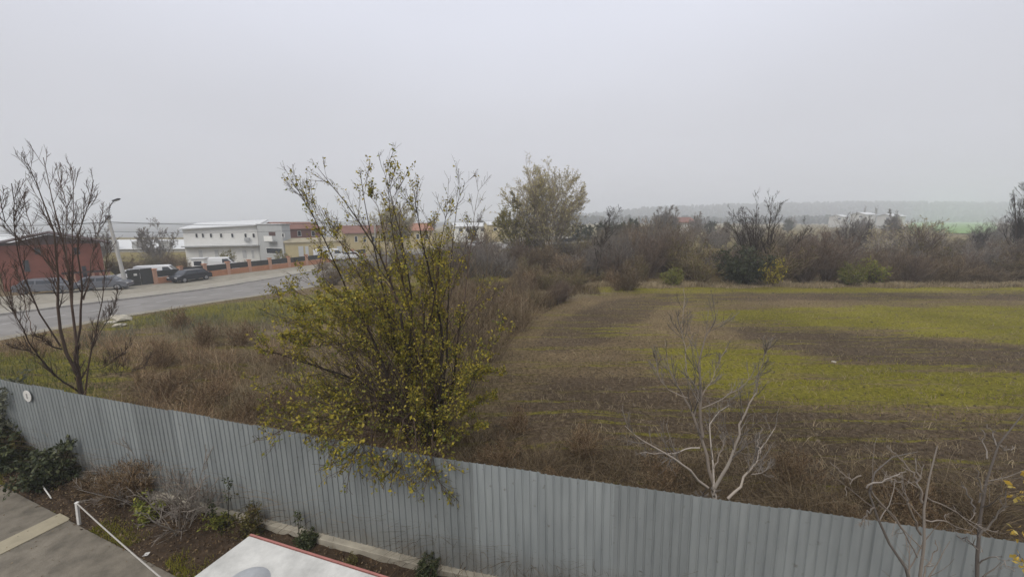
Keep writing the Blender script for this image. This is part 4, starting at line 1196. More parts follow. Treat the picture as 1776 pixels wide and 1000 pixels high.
# woodland on the ridge: one mass
M['wood_far'] = rmat('wood_far', [(.012, .018, .014), (.025, .034, .024), (.04, .045, .03)], objvar=.0)
def woodland():
    n = 5200
    x = R.uniform(60, 1500, n); y = R.uniform(430, 1080, n)
    prof = np.interp(x, [-1500, -300, 100, 350, 600, 900, 1700], [-6, -6, 4, 30, 40, 46, 40])
    s = np.interp(y, [760, 850, 960, 1080], [0, .35, .8, 1.0]); z = np.where(y > 760, -1.5 + (prof + 1.5) * s, 0)
    keep = ~((y < 700) & (x / y > .98) & (x / y < 1.3)) & ~((y < 720) & (R.random(n) < .55))
    x, y, z = x[keep], y[keep], z[keep]; n = len(x)
    h = R.uniform(6, 11, n)
    V_, F_, Q = [], [], []
    # each crown: a lumpy low-poly cone-ball
    k = 7; th = np.arange(k) * 2 * math.pi / k
    rings = [(.0, .25), (.25, .9), (.6, 1.0), (.85, .6), (1.0, .12)]
    P_ = np.zeros((n, len(rings), k, 3))
    for j, (zz, rr) in enumerate(rings):
        r = rr * h[:, None] * .42 * R.uniform(.6, 1.25, (n, k))
        P_[:, j, :, 0] = x[:, None] + np.cos(th) * r; P_[:, j, :, 1] = y[:, None] + np.sin(th) * r
        P_[:, j, :, 2] = z[:, None] + h[:, None] * zz + R.normal(size=(n, k)) * .5
    idx = np.arange(n * len(rings) * k).reshape(n, len(rings), k)
    a = idx[:, :-1]; b2 = np.roll(a, -1, 2); d = idx[:, 1:]; c = np.roll(d, -1, 2)
    me_ = npmesh('woodland', P_.reshape(-1, 3), np.stack([a, b2, c, d], -1).reshape(-1, 4), M['wood_far'], np.repeat(R.random(n), len(rings) * k))
    tag(link('woodland', me_), 'bluish mass of woods covering the low ridge on the horizon', 'woods', kind='stuff')
woodland()

# ------------------------------------------------------------------ weeds and grass
FX0, FX1 = -34, 50
def scatter(n, ymax=48, ymin=3, powr=1.0):
    # spots over the land in view, denser towards the yard
    r = ymin * (ymax / ymin) ** (R.random(n) ** powr); a = R.uniform(-1.42, 1.42, n)
    x = a * r; y = r
    k = (y > fence_y(x) + .22) & (x > road_edge_x(y) + 1.0)
    return x[k], y[k]
def field(name, label, x, y, h, wd, mat, lean=.35, rows=3, cat='grass'):
    z = ground_z(x, y) - .01
    v, f, q = blades(np.stack([x, y, z], 1), h, wd, lean, rows)
    o = link(name, npmesh(name, v, f, mat, q)); tag(o, label, cat, kind='stuff'); return o
def noise2(x, y, s, ph=0.0):
    return (np.sin(x * s + ph) * np.sin(y * s * 1.3 + ph * 2) + np.sin(x * s * 2.3 + y * s * 1.1 + ph) * .6 + np.sin(y * s * 3.1 - x * s * 1.7) * .4) / 2 + .5
x, y = scatter(230000)
def inzone(key):                                       # zone with a frayed edge
    return zonemask(x + R.normal(size=len(x)) * .5, y + R.normal(size=len(x)) * .5, key, .3) > 0
g = inzone('green'); d_ = inzone('dirt'); s_ = inzone('straw')
n2 = noise2(x, y * 2.2, 1.1, 1.0)
k = g & (noise2(x * .35, y * 2.4, 1.3, 1.0) + R.uniform(-.35, .35, len(x)) > .60) & (x > -2)
field('field_grass', 'short yellow green grass growing in bands across the field', x[k], y[k], R.uniform(.05, .13, k.sum()), R.uniform(.012, .03, k.sum()), M['grass_green'], .6)
k = g & (x <= -2)
field('roadside_grass', 'green rough grass on the ground beside the road', x[k], y[k], R.uniform(.08, .3, k.sum()), R.uniform(.012, .03, k.sum()), M['grass_verge'], .5)
k = ~g & ~d_ & (n2 > .35) & (R.random(len(x)) < .55)
field('olive_grass', 'dull olive grass and low weeds over the open ground', x[k], y[k], R.uniform(.06, .2, k.sum()), R.uniform(.01, .022, k.sum()), M['grass_olive'], .6)
k = d_ & (R.random(len(x)) < .45)
field('stubble', 'dead brown stubble on the bare soil of the field', x[k], y[k], R.uniform(.04, .11, k.sum()), R.uniform(.01, .02, k.sum()), M['brown_weed'], .9)
k = s_ 
field('straw_grass', 'pale dry straw coloured grass left of the yellow shrub and by the track', x[k], y[k], R.uniform(.25, .65, k.sum()), R.uniform(.008, .018, k.sum()), M['straw'], .45)
x, y = scatter(42000, 34, 4)
k = (x > -3) & (noise2(x, y * 1.8, 1.6, .3) > .55)
field('field_tufts', 'scattered pale dry tufts and dead stalks over the field soil', x[k], y[k], R.uniform(.06, .22, k.sum()), R.uniform(.01, .022, k.sum()), M['straw'], .9)
n = 26000
x = R.uniform(4, 60, n); y = 33.2 + 2.4 * R.random(n) ** 1.5 + .4 * np.sin(x * .9)
field('hedge_foot_grass', 'pale dead grass along the foot of the far hedge', x, y, R.uniform(.12, .45, n) * (.4 + noise2(x, y, .7)), R.uniform(.03, .06, n), M['straw'], .5)
n = 22000
x = R.uniform(-12, 7, n); y = R.uniform(16.5, 34, n); k = inpoly(x, y, SP) | (y > 30); x = x[k]; y = y[k]; n = len(x)
field('scrub_grass', 'dry brown grass and weeds at the foot of the scrub left of the field', x, y, R.uniform(.2, .9, n) * (.4 + noise2(x, y, .6)), R.uniform(.02, .05, n), M['brown_weed'], .5)
x, y = scatter(60000, 34, 10)
k = inpoly(x, y, [(-24.5, 22), (-23, 31), (-17, 31), (-12, 24), (-13, 18), (-20, 17)]) & (noise2(x, y, .8, 2.5) > .42)
field('grey_weeds', 'tall greyish green weeds on the ground between the road and the brush', x[k], y[k], R.uniform(.15, .6, k.sum()), R.uniform(.012, .03, k.sum()), M['leaf_grey'], .5, 3, 'weeds')
n = 60000
x = R.uniform(-13, -2.5, n); y = R.uniform(9, 24, n)
k = inpoly(x + R.normal(size=n) * .3, y + R.normal(size=n) * .3, [(-9.8, 15), (-7.6, 19.5), (-4.6, 20), (-3.6, 14), (-4.2, 10.5), (-6.2, 9.6), (-8.8, 11.5)]) & (noise2(x, y, 1.0, 1.7) > .38)
field('pale_grass', 'tall pale straw coloured dry grass left of and behind the yellow shrub', x[k], y[k], R.uniform(.35, .85, k.sum()), R.uniform(.010, .022, k.sum()), M['straw'], .45, 4)
# brown brambles along the outside of the fence
x, y = scatter(200000, 22, 3.5)
df = y - fence_y(x)
wleft = sm(-4, -16, x)
band = 3.0 + 3.8 * sm(-2, -8, x) + 1.6 * noise2(x, y, .8)
cl = noise2(x, y, 1.9, .7)
k = (df < band) & (cl > .30) & ~((x < -12.5) & (df < 5) & (x / y < -1.02))
hh = (.16 + .42 * cl[k] + .40 * np.exp(-((df[k] - .8) / 1.0) ** 2)) * R.uniform(.5, 1.3, k.sum())
lft = x[k] < -2.0
st_ = zonemask(x[k], y[k], 'straw', .3) > 0; lft = lft & ~st_; rgt = ~(x[k] < -2.0)
field('rust_weeds', 'rusty brown dead weeds and brambles behind the fence left of the shrub', x[k][lft], y[k][lft], hh[lft] * 1.25, R.uniform(.006, .016, lft.sum()), M['rust_weed'], .8, 4, 'weeds')
field('brown_weeds', 'dark brown dead weeds behind the fence right of the shrub', x[k][rgt], y[k][rgt], hh[rgt], R.uniform(.005, .014, rgt.sum()), M['brown_weed'], .9, 4, 'weeds')
# arching bramble canes in the same strip
def canes(name, label, x, y, mat, Lmin, Lmax, r):
    n = len(x); z = ground_z(x, y)
    a = R.uniform(0, 2 * math.pi, n); D = np.stack([np.cos(a), np.sin(a), R.uniform(.6, 2.0, n)], 1)
    P_ = paths(np.stack([x, y, z], 1), D, R.uniform(Lmin, Lmax, n), 6, .12, -.22)
    Rr = np.linspace(r, r * .4, 6)[None] * R.uniform(.6, 1.4, n)[:, None]
    v, f, q = tubes(P_, Rr, 3)
    tag(link(name, npmesh(name, v, f, mat, q, smooth=True)), label, 'brambles', kind='stuff')
x, y = scatter(40000, 18, 3.5); df = y - fence_y(x)
k = (df < 3.8 + 3 * sm(-2, -8, x)) & (noise2(x, y, 1.2, 2) > .35) & (x > -13)
canes('bramble_canes', 'arching dead bramble canes tangled along the outside of the fence', x[k], y[k], M['twig_brown'], .5, 1.2, .005)
x, y = scatter(16000, 16, 3.5); df = y - fence_y(x)
k = (df < 4.5) & (noise2(x, y, 1.6, 4) > .45) & (x > -6)
canes('grey_canes', 'pale dry stalks leaning in the dark weeds behind the fence', x[k], y[k], M['straw'], .3, .9, .004)
x, y = scatter(7000, 30, 3.5); df = y - fence_y(x)
k = (noise2(x, y, .9, 6) > .5) & ~zonemask(x, y, 'green').astype(bool) & (R.random(len(x)) < np.where(df < 5, 1, .35))
canes('tall_stalks', 'taller dry weed stalks standing over the brush', x[k], y[k], M['brown_weed'], .5, 1.1, .006)
# clods of ploughed earth
x, y = scatter(16000, 40, 5); k = (zonemask(x, y, 'dirt', .3) > 0) | (R.random(len(x)) < .25); x = x[k]; y = y[k]; n = len(x)
oc = np.array([(1, 0, 0), (0, 1, 0), (-1, 0, 0), (0, -1, 0), (0, 0, 1), (0, 0, -1)], float)
sz_ = R.uniform(.015, .055, n) * (.6 + y * .045)
V_ = (oc[None] * R.uniform(.6, 1.3, (n, 6, 1)) * sz_[:, None, None] * [1, 1, .6]) + np.stack([x, y, ground_z(x, y)], 1)[:, None]
T_ = np.array([(0, 1, 4), (1, 2, 4), (2, 3, 4), (3, 0, 4)])
tag(link('soil_clods', npmesh('soil_clods', V_.reshape(-1, 3), (np.arange(n)[:, None, None] * 6 + T_[None]).reshape(-1, 3), M['clod'], np.repeat(R.random(n), 6))), 'clods of brown earth lying on the ploughed soil', 'clods', kind='stuff')
# green creeping leaves low behind the fence, right of the shrub
x, y = scatter(60000, 12, 3.5); df = y - fence_y(x)
k = (df < 1.3 + .9 * noise2(x, y, 1.7, 3)) & (noise2(x, y, 1.5, 5) > .45) & (x > -3) & (x < 3.2)
P_ = np.stack([x[k], y[k], ground_z(x[k], y[k]) + R.uniform(.05, .45, k.sum())], 1)
v, f, q = leafset(np.stack([P_, P_ + [0, 0, .05]], 1), 1, .06)
tag(link('creeper_leaves', npmesh('creeper_leaves', v, f, M['leaf_olive'], q)), 'dull green creeper leaves low behind the fence beside the shrub', 'creeper', kind='stuff')
# low dead bushes standing out of the strip
for i, (px, Y, s, lab) in enumerate([
    (255, 14.5, .62, 'low rusty dead bush behind the fence near the bare dark tree'),
    (330, 11.5, .60, 'low rusty dead bush behind the fence halfway to the yellow shrub'),
    (400, 10.2, .55, 'rusty dead bush touching the left side of the yellow shrub'),
    (400, 17, .62, 'reddish dead bush on the slope below the road grass'),
    (300, 20, .6, 'dull dead bush on the slope beside the broken stones'),
    (870, 8.3, .42, 'dark brown dead bush close behind the fence right of the shrub'),
    (960, 7.4, .34, 'small dark dead bush between the shrub and the pale sapling'),
    (1100, 6.6, .30, 'small dead bush left of the pale sapling'),
    (1330, 6.0, .36, 'brown dead bush right of the pale sapling by the fence'),
    (1440, 5.9, .40, 'brown dead bush behind the fence above the thin crooked tree'),
    (1550, 6.2, .36, 'dark dead bush behind the fence between two thin trees'),
    (1720, 5.9, .42, 'dark dead bush behind the fence at the far right'),
    (1020, 8.6, .45, 'brown dead bush on bare soil above the fence, left of the sapling'),
    (1180, 7.6, .42, 'brown dead bush standing behind the pale sapling'),
    (1420, 7.4, .46, 'brown dead bush farther from the fence, right of the sapling'),
    (1640, 6.6, .46, 'brown dead bush between the two thin leafless trees, farther back'),
    (900, 9.8, .42, 'dull dead bush on the soil right of the yellow shrub'),
    (250, 12.0, .55, 'rusty dead bush close behind the fence right of the bare tree'),
    (470, 10.8, .55, 'rusty dead bush under the left branches of the yellow shrub'),
    (480, 14.5, .6, 'pale rusty dead bush behind the left branches of the yellow shrub'),
    (340, 16.5, .62, 'reddish dead bush halfway up the slope to the road')]):
    putbush(BB['rust'][i % 2], 'dead_bush', gz(onx(px, Y)) - (0, 0, .05), s * 1.15, i * .9, lab, 'bush')

# ------------------------------------------------------------------ plants and litter in the bed
def bedp(px, py): g_ = G0(px, py); return np.array([g_[0], g_[1], .03])
rose = bushmesh(.75, .8, 26, M['bark_dark'], 6, 3, M['leaf_dark'], 5, .075, rmin=.003, stem_r=.008)
rose2 = bushmesh(.6, .6, 14, M['bark_brown'], 5, 3, M['leaf_olive'], 3, .055, rmin=.003, stem_r=.006)
greyb = bushmesh(1.0, .45, 26, M['leaf_grey'], 7, 4, M['leaf_grey'], 3, .05, rmin=.003, stem_r=.006)
palet = bushmesh(1.25, .7, 11, M['bark_pale'], 7, 4, rmin=.0048, stem_r=.013, up=.04)
rustb = bushmesh(.8, .6, 60, M['rust_weed'], 6, 4, M['dead_leaf'], 1, .03, rmin=.0028, stem_r=.004)
limeb = bushmesh(.5, .7, 10, M['bark_brown'], 5, 3, M['leaf_lime'], 3, .06, rmin=.003, stem_r=.006)
putbush(rose, 'rose_bush', bedp(92, 842), 1.2, 0, 'dense dark green rose bush beside the concrete slabs at the left', 'bush')
putbush(rose, 'rose_bush', bedp(12, 815), 1.25, 2, 'dark green bush at the left edge of the bed, behind the first', 'bush')
putbush(rose2, 'rose_bush', bedp(45, 800), 1.5, 1, 'olive green bush against the fence at the far left', 'bush')
putbush(greyb, 'grey_bush', bedp(14, 792), 1.85, 0, 'tall fluffy grey green bush leaning on the fence at the left edge', 'bush')
putbush(rustb, 'dry_bush', bedp(205, 878), .95, 0, 'low rusty brown dried bush in the bed behind the white post', 'bush')
putbush(rustb, 'dry_bush', bedp(250, 862), 1.15, 3, 'taller reddish dried bush against the fence by the pale twigs', 'bush')
putbush(limeb, 'leafy_plant', bedp(262, 905), 1.0, 0, 'yellow green leafy plant in the bed under the pale leafless twigs', 'plant')
putbush(palet, 'pale_twig_bush', bedp(308, 922), 1.15, .6, 'pale leafless bush with thin spreading twigs in the garden bed', 'bush')
putbush(palet, 'pale_twig_bush', bedp(255, 868), 1.0, 2.6, 'pale leafless twigs against the fence left of the larger pale bush', 'bush')
putbush(palet, 'pale_twig_bush', bedp(345, 895), .95, 4.1, 'thin pale leafless twigs against the fence beside the dark rose stems', 'bush')
putbush(rustb, 'dry_bush', bedp(165, 862), .7, 4, 'small rusty dried bush at the right foot of the rose bush', 'bush')
putbush(rose2, 'small_rose', bedp(610, 985), .4, 2, 'tiny dark plant against the footing beyond the white roof', 'plant')
putbush(limeb, 'leafy_plant', bedp(385, 915), .9, 2, 'light green leafy plant at the foot of the dark stem', 'plant')
putbush(rose2, 'leafy_plant', bedp(440, 925), 1.05, 4, 'grey green leafy plant against the footing left of the white roof', 'plant')
putbush(rose, 'small_rose', bedp(534, 950), .42, 4, 'small dark leafy rose between the white roof and the fence', 'plant')
putbush(rose, 'small_rose', bedp(742, 1005), .45, 1, 'small dark plant against the footing at the lower middle', 'plant')
def stem_plant(loc, h, lab):
    o = tag(empty('rose_plant', loc), lab, 'plant')
    P_ = paths(np.zeros((1, 3)), np.array([[.03, 0, 1.]]), np.array([h]), 8, .03, 0)
    Rr = np.linspace(.009, .004, 8)[None]
    c = children(P_, Rr, 7, .4, 1, .9, .14, 4, .1, 0, .7)
    link('stem', wood_mesh('stem', [(P_, Rr), c], np.zeros(3), M['bark_dark'], (5, 3)), o)
    v, f, q = joinparts([leafset(c[0], 6, .055), leafset(P_[:, -3:], 30, .05)])
    l_ = link('leaves', npmesh('leaves', v, f, M['leaf_dark'], q), o); l_["kind"] = "stuff"
stem_plant(bedp(398, 922), 1.0, 'single dark upright rose stem with clustered dark leaves')
stem_plant(bedp(372, 918), .6, 'shorter dark rose stem left of the tall single stem')
stem_plant(bedp(520, 940), .62, 'dark drooping rose stem right of the white roof corner')
# fallen leaves and green tufts in the bed
n = 9000
t = R.uniform(-3, 16, n); P_ = e0[None] + ed[None] * t[:, None]; wdt = (fence_y(P_[:, 0]) - P_[:, 1] - .15)
P_ = P_ + en[None] * (wdt * R.uniform(-.02, .96, n) / en[1] * .93)[:, None]
P3 = np.stack([P_[:, 0], P_[:, 1], R.uniform(.04, .085, n)], 1)
v, f, q = leafset(np.stack([P3, P3 + [0.02, 0, .002]], 1), 1, .045, droop=0)
tag(link('fallen_leaves', npmesh('fallen_leaves', v, f, M['dead_leaf'], q)), 'fallen brown leaves scattered on the soil of the garden bed', 'leaves', kind='stuff')
n = 9000; t = R.uniform(-1, 8, n); off_ = np.abs(R.normal(size=n)) * .16
P_ = e0[None] + ed[None] * t[:, None] + en[None] * off_[:, None]
k = noise2(P_[:, 0], P_[:, 1], 1.4, 2.2) > .48
P_ = P_[k]; n = len(P_)
v, f, q = blades(np.stack([P_[:, 0], P_[:, 1], np.full(n, .03)], 1), R.uniform(.04, .12, n), R.uniform(.006, .012, n), .5)
tag(link('edge_grass', npmesh('edge_grass', v, f, M['grass_green'], q)), 'short green grass along the edge of the concrete slabs', 'grass', kind='stuff')
n = 260
q = e0[None] + ed[None] * R.uniform(-3, 9, n)[:, None] - en[None] * (np.abs(R.normal(size=n)) * .9)[:, None]
P_ = np.stack([q[:, 0], q[:, 1], np.full(n, .072)], 1)
v, f, qq = leafset(np.stack([P_, P_ + [.01, 0, .001]], 1), 1, .035, droop=0, off=.0); v[:, 2] = np.clip(v[:, 2], .069, .08)
tag(link('slab_litter', npmesh('slab_litter', v, f, M['dead_leaf'], qq)), 'few dead leaves and grit blown onto the concrete slabs', 'leaves', kind='stuff')
# scrap of white litter
V_ = [(0, 0, 0), (.10, .02, .01), (.09, .07, .03), (.015, .06, .02), (.05, .035, .04)]
tag(link('litter', pymesh('litter', V_, [(0, 1, 4), (1, 2, 4), (2, 3, 4), (3, 0, 4)], M['post_white']), loc=(lp[0], lp[1], .065)), 'small crumpled white scrap lying at the slab edge', 'litter')

# ------------------------------------------------------------------ stones near the road
def rock(loc, s, lab):
    bm = bmesh.new(); bmesh.ops.create_icosphere(bm, subdivisions=2, radius=1)
    for v_ in bm.verts:
        v_.co *= 1 + random.uniform(-.22, .22)
        v_.co = Vector((round(v_.co.x * 2.2) / 2.2 * .7 + v_.co.x * .3, v_.co.y, v_.co.z * .7))
    me_ = bpy.data.meshes.new('stone'); bm.to_mesh(me_); bm.free(); me_.materials.append(M['stone'])
    o = link('stone', me_, None, loc, random.uniform(0, 6)); o.scale = (s, s * random.uniform(.6, 1), s * random.uniform(.4, .8))
    tag(o, lab, 'stone')
for px, py, s, lab in [(212, 556, .55, 'largest pale broken concrete lump beside the road grass'), (200, 552, .35, 'pale lump just left of the largest broken concrete lump'),
        (192, 560, .3, 'small pale lump nearest the road among the broken concrete'), (206, 566, .3, 'small stone below the largest concrete lump'),
        (218, 588, .28, 'dull stone lying alone in the grass below the concrete lumps'), (1446, 628, .09, 'white stone lying on the bare soil of the field'),
        (310, 625, .35, 'pale stump-like stone among the rusty weeds on the slope')]:
    g_ = G(px, py); rock((g_[0], g_[1], g_[2] + s * .2), s, lab)

# ------------------------------------------------------------------ street lamp, wires
def lamp_post(px, Y, h, label, lamp=True, lean=0.0):
    b_ = onx(px, Y); o = tag(empty('street_lamp' if lamp else 'utility_pole', b_), label, 'street lamp' if lamp else 'pole')
    P_ = np.array([[(0, 0, -.2), (lean * .33, 0, h * .33), (lean * .66, 0, h * .66), (lean, 0, h)]], float)
    v, f, q = tubes(P_, np.array([[.2, .175, .15, .125]]), 8)
    link('pole', npmesh('pole', v, f, M['concrete_pole']), o)
    box('crossbar', M['metal_grey'], o, lean - .45, lean + .45, -.04, .04, h - .75, h - .67)
    if lamp:
        box('pole_cap', M['metal_grey'], o, lean - .16, lean + .16, -.16, .16, h - .35, h + .02, .02)
        t_ = np.linspace(0, 1, 8); P2 = np.stack([lean + .15 + 1.05 * t_ ** 1.9, 0 * t_ - .25 * t_, h - .3 + 2.15 * t_ - .35 * t_ ** 3], 1)[None]
        v, f, q = tubes(P2, np.full((1, 8), .045), 8)
        link('arm', npmesh('arm', v, f, M['metal_grey'], smooth=True), o)
        e_ = P2[0, -1]
        hd = MB().box(-.1, .62, -.16, .16, -.04, .09).build('lamp_head', M['metal_dark'], o, .035)
        hd.location = tuple(e_); hd.rotation_euler = (0, -.32, 0)
        gl = MB().box(.05, .5, -.11, .11, -.075, -.043).build('lamp_glass', M['lamp_glass'], hd, .01)
    return b_
lb = lamp_post(217, 42.6, 8.0, 'leaning concrete street lamp beside the dark gate at the far pavement', True, -.72)
pb2 = lamp_post(655, 78, 8.0, 'concrete pole carrying the wires behind the yellow shrub', False, 0)
pb0 = lamp_post(-330, 34, 8.0, 'concrete pole carrying the wires off to the left', False, 0)
for i, (off_, dz, lab) in enumerate([(-.4, 7.3, 'upper dark overhead wire running between the concrete poles, street side'), (.4, 7.3, 'second dark overhead wire beside the upper one'), (0, 6.3, 'lower overhead cable slung between the concrete poles')]):
    A_ = lb + np.array([-.8 + off_, 0, dz]); B_ = pb2 + np.array([off_, 0, dz]); C_ = pb0 + np.array([off_, 0, dz])
    rope('overhead_wire', A_, B_, .7, .018, M['wire'], lab + ', right of the lamp', 'wire', 30)
    rope('overhead_wire', C_, A_, .6, .018, M['wire'], lab + ', left of the lamp', 'wire', 30)

# ------------------------------------------------------------------ buildings
class Facade:
    """a straight front from A to B (world xy); local x runs along it, local y goes back"""
    def __init__(s, pxA, YA, pxB, YB, z0):
        s.A = onx(pxA, YA)[:2]; s.B = onx(pxB, YB)[:2]; s.z0 = z0
        d = s.B - s.A; s.L = float(np.linalg.norm(d)); s.d = d / s.L; s.rz = math.atan2(s.d[1], s.d[0])
    def root(s, name, label, cat='building'):
        s.o = tag(empty(name, (s.A[0], s.A[1], s.z0), s.rz), label, cat); return s.o
    def hit(s, px, py):
        r = ray(px, py); nrm = np.array([-s.d[1], s.d[0]])
        t = (s.A @ nrm) / (r[:2] @ nrm); p = r[:2] * t
        return float((p - s.A) @ s.d), float(CZ + r[2] * t - s.z0)
def window(f, x0, x1, z0, z1, y=0.0, pane='glass', frame='white_wall'):
    w_ = .06
    m = MB(); 
    m.box(x0 - w_, x0, y - .05, y + .06, z0 - w_, z1 + w_); m.box(x1, x1 + w_, y - .05, y + .06, z0 - w_, z1 + w_)
    m.box(x0, x1, y - .05, y + .06, z0 - w_, z0); m.box(x0, x1, y - .05, y + .06, z1, z1 + w_)
    fr = m.build('window', M[frame], f.o)
    box('pane', M[pane], fr, x0, x1, y - .02, y + .02, z0, z1)
def gabled(f, depth, hw, hr, over=.5, wall='white_wall', roof='roof_dark', along=True, gable=None):
    """walls and a pitched roof; ridge across the front (gable seen) when along is False"""
    box('wall', M[wall], f.o, 0, f.L, 0, depth, -1, hw)
    L_ = f.L
    if along:
        V_ = [(-over, -over, hw - .05), (L_ + over, -over, hw - .05), (L_ + over, depth / 2, hr), (-over, depth / 2, hr), (-over, depth + over, hw - .05), (L_ + over, depth + over, hw - .05)]
        V2 = [(a, b_, c + .12) for a, b_, c in V_]
        F_ = [(0, 1, 2, 3)[::-1], (3, 2, 5, 4)[::-1], (6, 7, 8, 9), (9, 8, 11, 10), (0, 1, 7, 6), (4, 10, 11, 5), (0, 6, 9, 3), (3, 9, 10, 4), (1, 2, 8, 7), (2, 5, 11, 8)]
        link('roof', pymesh('roof', V_ + V2, F_, M[roof]), f.o)
        V_ = [(0, 0, hw), (0, depth, hw), (0, depth / 2, hr - .05), (L_, 0, hw), (L_, depth, hw), (L_, depth / 2, hr - .05)]
        link('gable', pymesh('gable', V_, [(0, 1, 2), (3, 5, 4)], M[gable or wall]), f.o)
    else:
        V_ = [(-over, -over, hw - .1), (L_ / 2, -over, hr), (L_ + over, -over, hw - .1), (-over, depth, hw - .1), (L_ / 2, depth, hr), (L_ + over, depth, hw - .1)]
        V2 = [(a, b_, c + .15) for a, b_, c in V_]
        F_ = [(0, 3, 4, 1), (1, 4, 5, 2), (6, 7, 10, 9), (7, 8, 11, 10), (0, 1, 7, 6), (1, 2, 8, 7), (0, 6, 9, 3), (2, 5, 11, 8), (3, 9, 10, 4), (4, 10, 11, 5)]
        link('roof', pymesh('roof', V_ + V2, F_, M[roof]), f.o)
        V_ = [(0, -.01, hw), (L_, -.01, hw), (L_ / 2, -.01, hr - .05), (0, .1, hw), (L_, .1, hw), (L_ / 2, .1, hr - .05)]
        link('gable', pymesh('gable', V_, [(0, 1, 2), (3, 5, 4), (0, 2, 5, 3), (1, 4, 5, 2)], M[gable or wall]), f.o)

# red house on the left
f = Facade(2, 41.2, 184, 47, -2.0); f.root('red_house', 'red walled house with low dark gable roof behind the bare left tree', 'house')
zap = f.hit(100, 405)[1]; zev = f.hit(150, 420)[1]
gabled(f, 9, f.hit(178, 421)[1], zap, .8, 'red_wall', 'roof_dark', False, 'gable_dark')
for px0, px1, py0, py1 in [(60, 70, 440, 430), (128, 138, 440, 430), (142, 152, 484, 462), (40, 52, 470, 452)]:
    a, z1 = f.hit(px0, py1); b_, z0 = f.hit(px1, py0); window(f, a, b_, z0, z1, 0, 'glass', 'gable_dark')
for px in (112, 126, 159, 172, 186):                                     # porch posts
    a, _ = f.hit(px, 480); box('porch_post', M['brick_pillar'], f.o, a, a + .22, -1.6, -1.38, -.5, 1.7)
a0, _ = f.hit(108, 480); a1, _ = f.hit(192, 480)
box('porch_beam', M['roof_dark'], f.o, a0, a1, -1.7, -1.3, 1.72, 1.92)
# long white warehouses
f = Facade(-60, 92, 345, 96, -2.0); f.root('warehouse', 'long low white warehouse behind the red house and the lamp', 'warehouse')
gabled(f, 16, f.hit(200, 432)[1], f.hit(200, 419)[1], .4, 'warehouse_wall', 'white_sheet')
for k_ in range(6):
    box('gate', M['grey_wall'], f.o, f.L * .5 + 6 * k_, f.L * .5 + 6 * k_ + 3, -.08, 0.02, -.5, 2.6)
f = Facade(-120, 74, 60, 76, -2.0); f.root('warehouse', 'nearer pale warehouse roof showing left of the red house gable', 'warehouse')
gabled(f, 14, f.hit(20, 428)[1], f.hit(20, 410)[1], .4, 'warehouse_wall', 'white_sheet')
# white two storey house
f = Facade(328, 66, 455, 70, -2.1); f.root('white_house', 'long white two storey house with a row of small dark windows', 'house')
zl, zr = f.hit(332, 398)[1], f.hit(452, 391)[1]
m = MB(); m.quadprism([(0, 0), (f.L, 0), (f.L, 9), (0, 9)], -1, [zl, zr, zr, zl]); m.build('wall', M['white_wall'], f.o)
m = MB(); m.quadprism([(-.5, -.5), (f.L + .3, -.5), (f.L + .3, 9.5), (-.5, 9.5)], [zl + .01, zr + .01, zr + .9, zl + .9], [zl + .16, zr + .16, zr + 1.05, zl + 1.05]); m.build('roof', M['white_sheet'], f.o)
for px in (341, 352, 366, 383.5, 403, 426, 440):
    a, z1 = f.hit(px - 2.2, 405); b_, z0 = f.hit(px + 2.2, 411.5)
    window(f, a, b_, z0, z1, 0)
a, zlg = f.hit(340, 427)
m = MB(); m.quadprism([(-.2, -.9), (f.L + .1, -.9), (f.L + .1, -.002), (-.2, -.002)], f.hit(340, 428)[1], f.hit(340, 426)[1]); m.build('ledge', M['grey_wall'], f.o)
for px0, px1 in [(344, 352), (372, 380), (420, 428), (436, 441)]:
    a, z1 = f.hit(px0, 434); b_, z0 = f.hit(px1, 447); box('door', M['white_sheet'], f.o, a, b_, -.06, 0.02, z0, z1)
a, z1 = f.hit(424, 412); box('air_unit', M['grey_wall'], f.o, a, a + .8, -.35, -.002, z1 - .6, z1, .03)
# grey annex
f = Facade(455.5, 69.5, 497, 67.5, -2.1); f.root('grey_annex', 'flat roofed grey annex joined to the right end of the white house', 'house')
zt = f.hit(480, 389.5)[1]
box('wall', M['grey_wall'], f.o, 0, f.L, 0, 1.6, -1, zt)
box('roof', M['white_sheet'], f.o, -.15, f.L + .15, -.15, 1.7, zt + .003, zt + .15)
a, z1 = f.hit(466, 402); b_, z0 = f.hit(479, 418)
box('balcony_opening', M['gable_dark'], f.o, a, b_, -.03, 0.02, z0 + .9, z1)
box('balcony_rail', M['white_wall'], f.o, a - .2, b_ + .2, -.9, -.8, z0, z0 + .9)
box('balcony_floor', M['grey_wall'], f.o, a - .2, b_ + .2, -.79, -.002, z0 - .15, z0)
a, z1 = f.hit(489, 405); b_, z0 = f.hit(493, 411); window(f, a, b_, z0, z1)
a, z1 = f.hit(462, 430); b_, z0 = f.hit(490, 440); window(f, a, b_, z0, z1)
# maroon house
f = Facade(499, 70.5, 562, 77, -2.1); f.root('maroon_house', 'maroon house with brown hipped roof right of the grey annex', 'house')
gabled(f, 7, f.hit(530, 397)[1], f.hit(530, 386)[1], .4, 'maroon_wall', 'roof_brown')
a, z1 = f.hit(516, 401); b_, z0 = f.hit(522, 409); window(f, a, b_, z0, z1)
a, z1 = f.hit(540, 401); b_, z0 = f.hit(546, 409); window(f, a, b_, z0, z1)
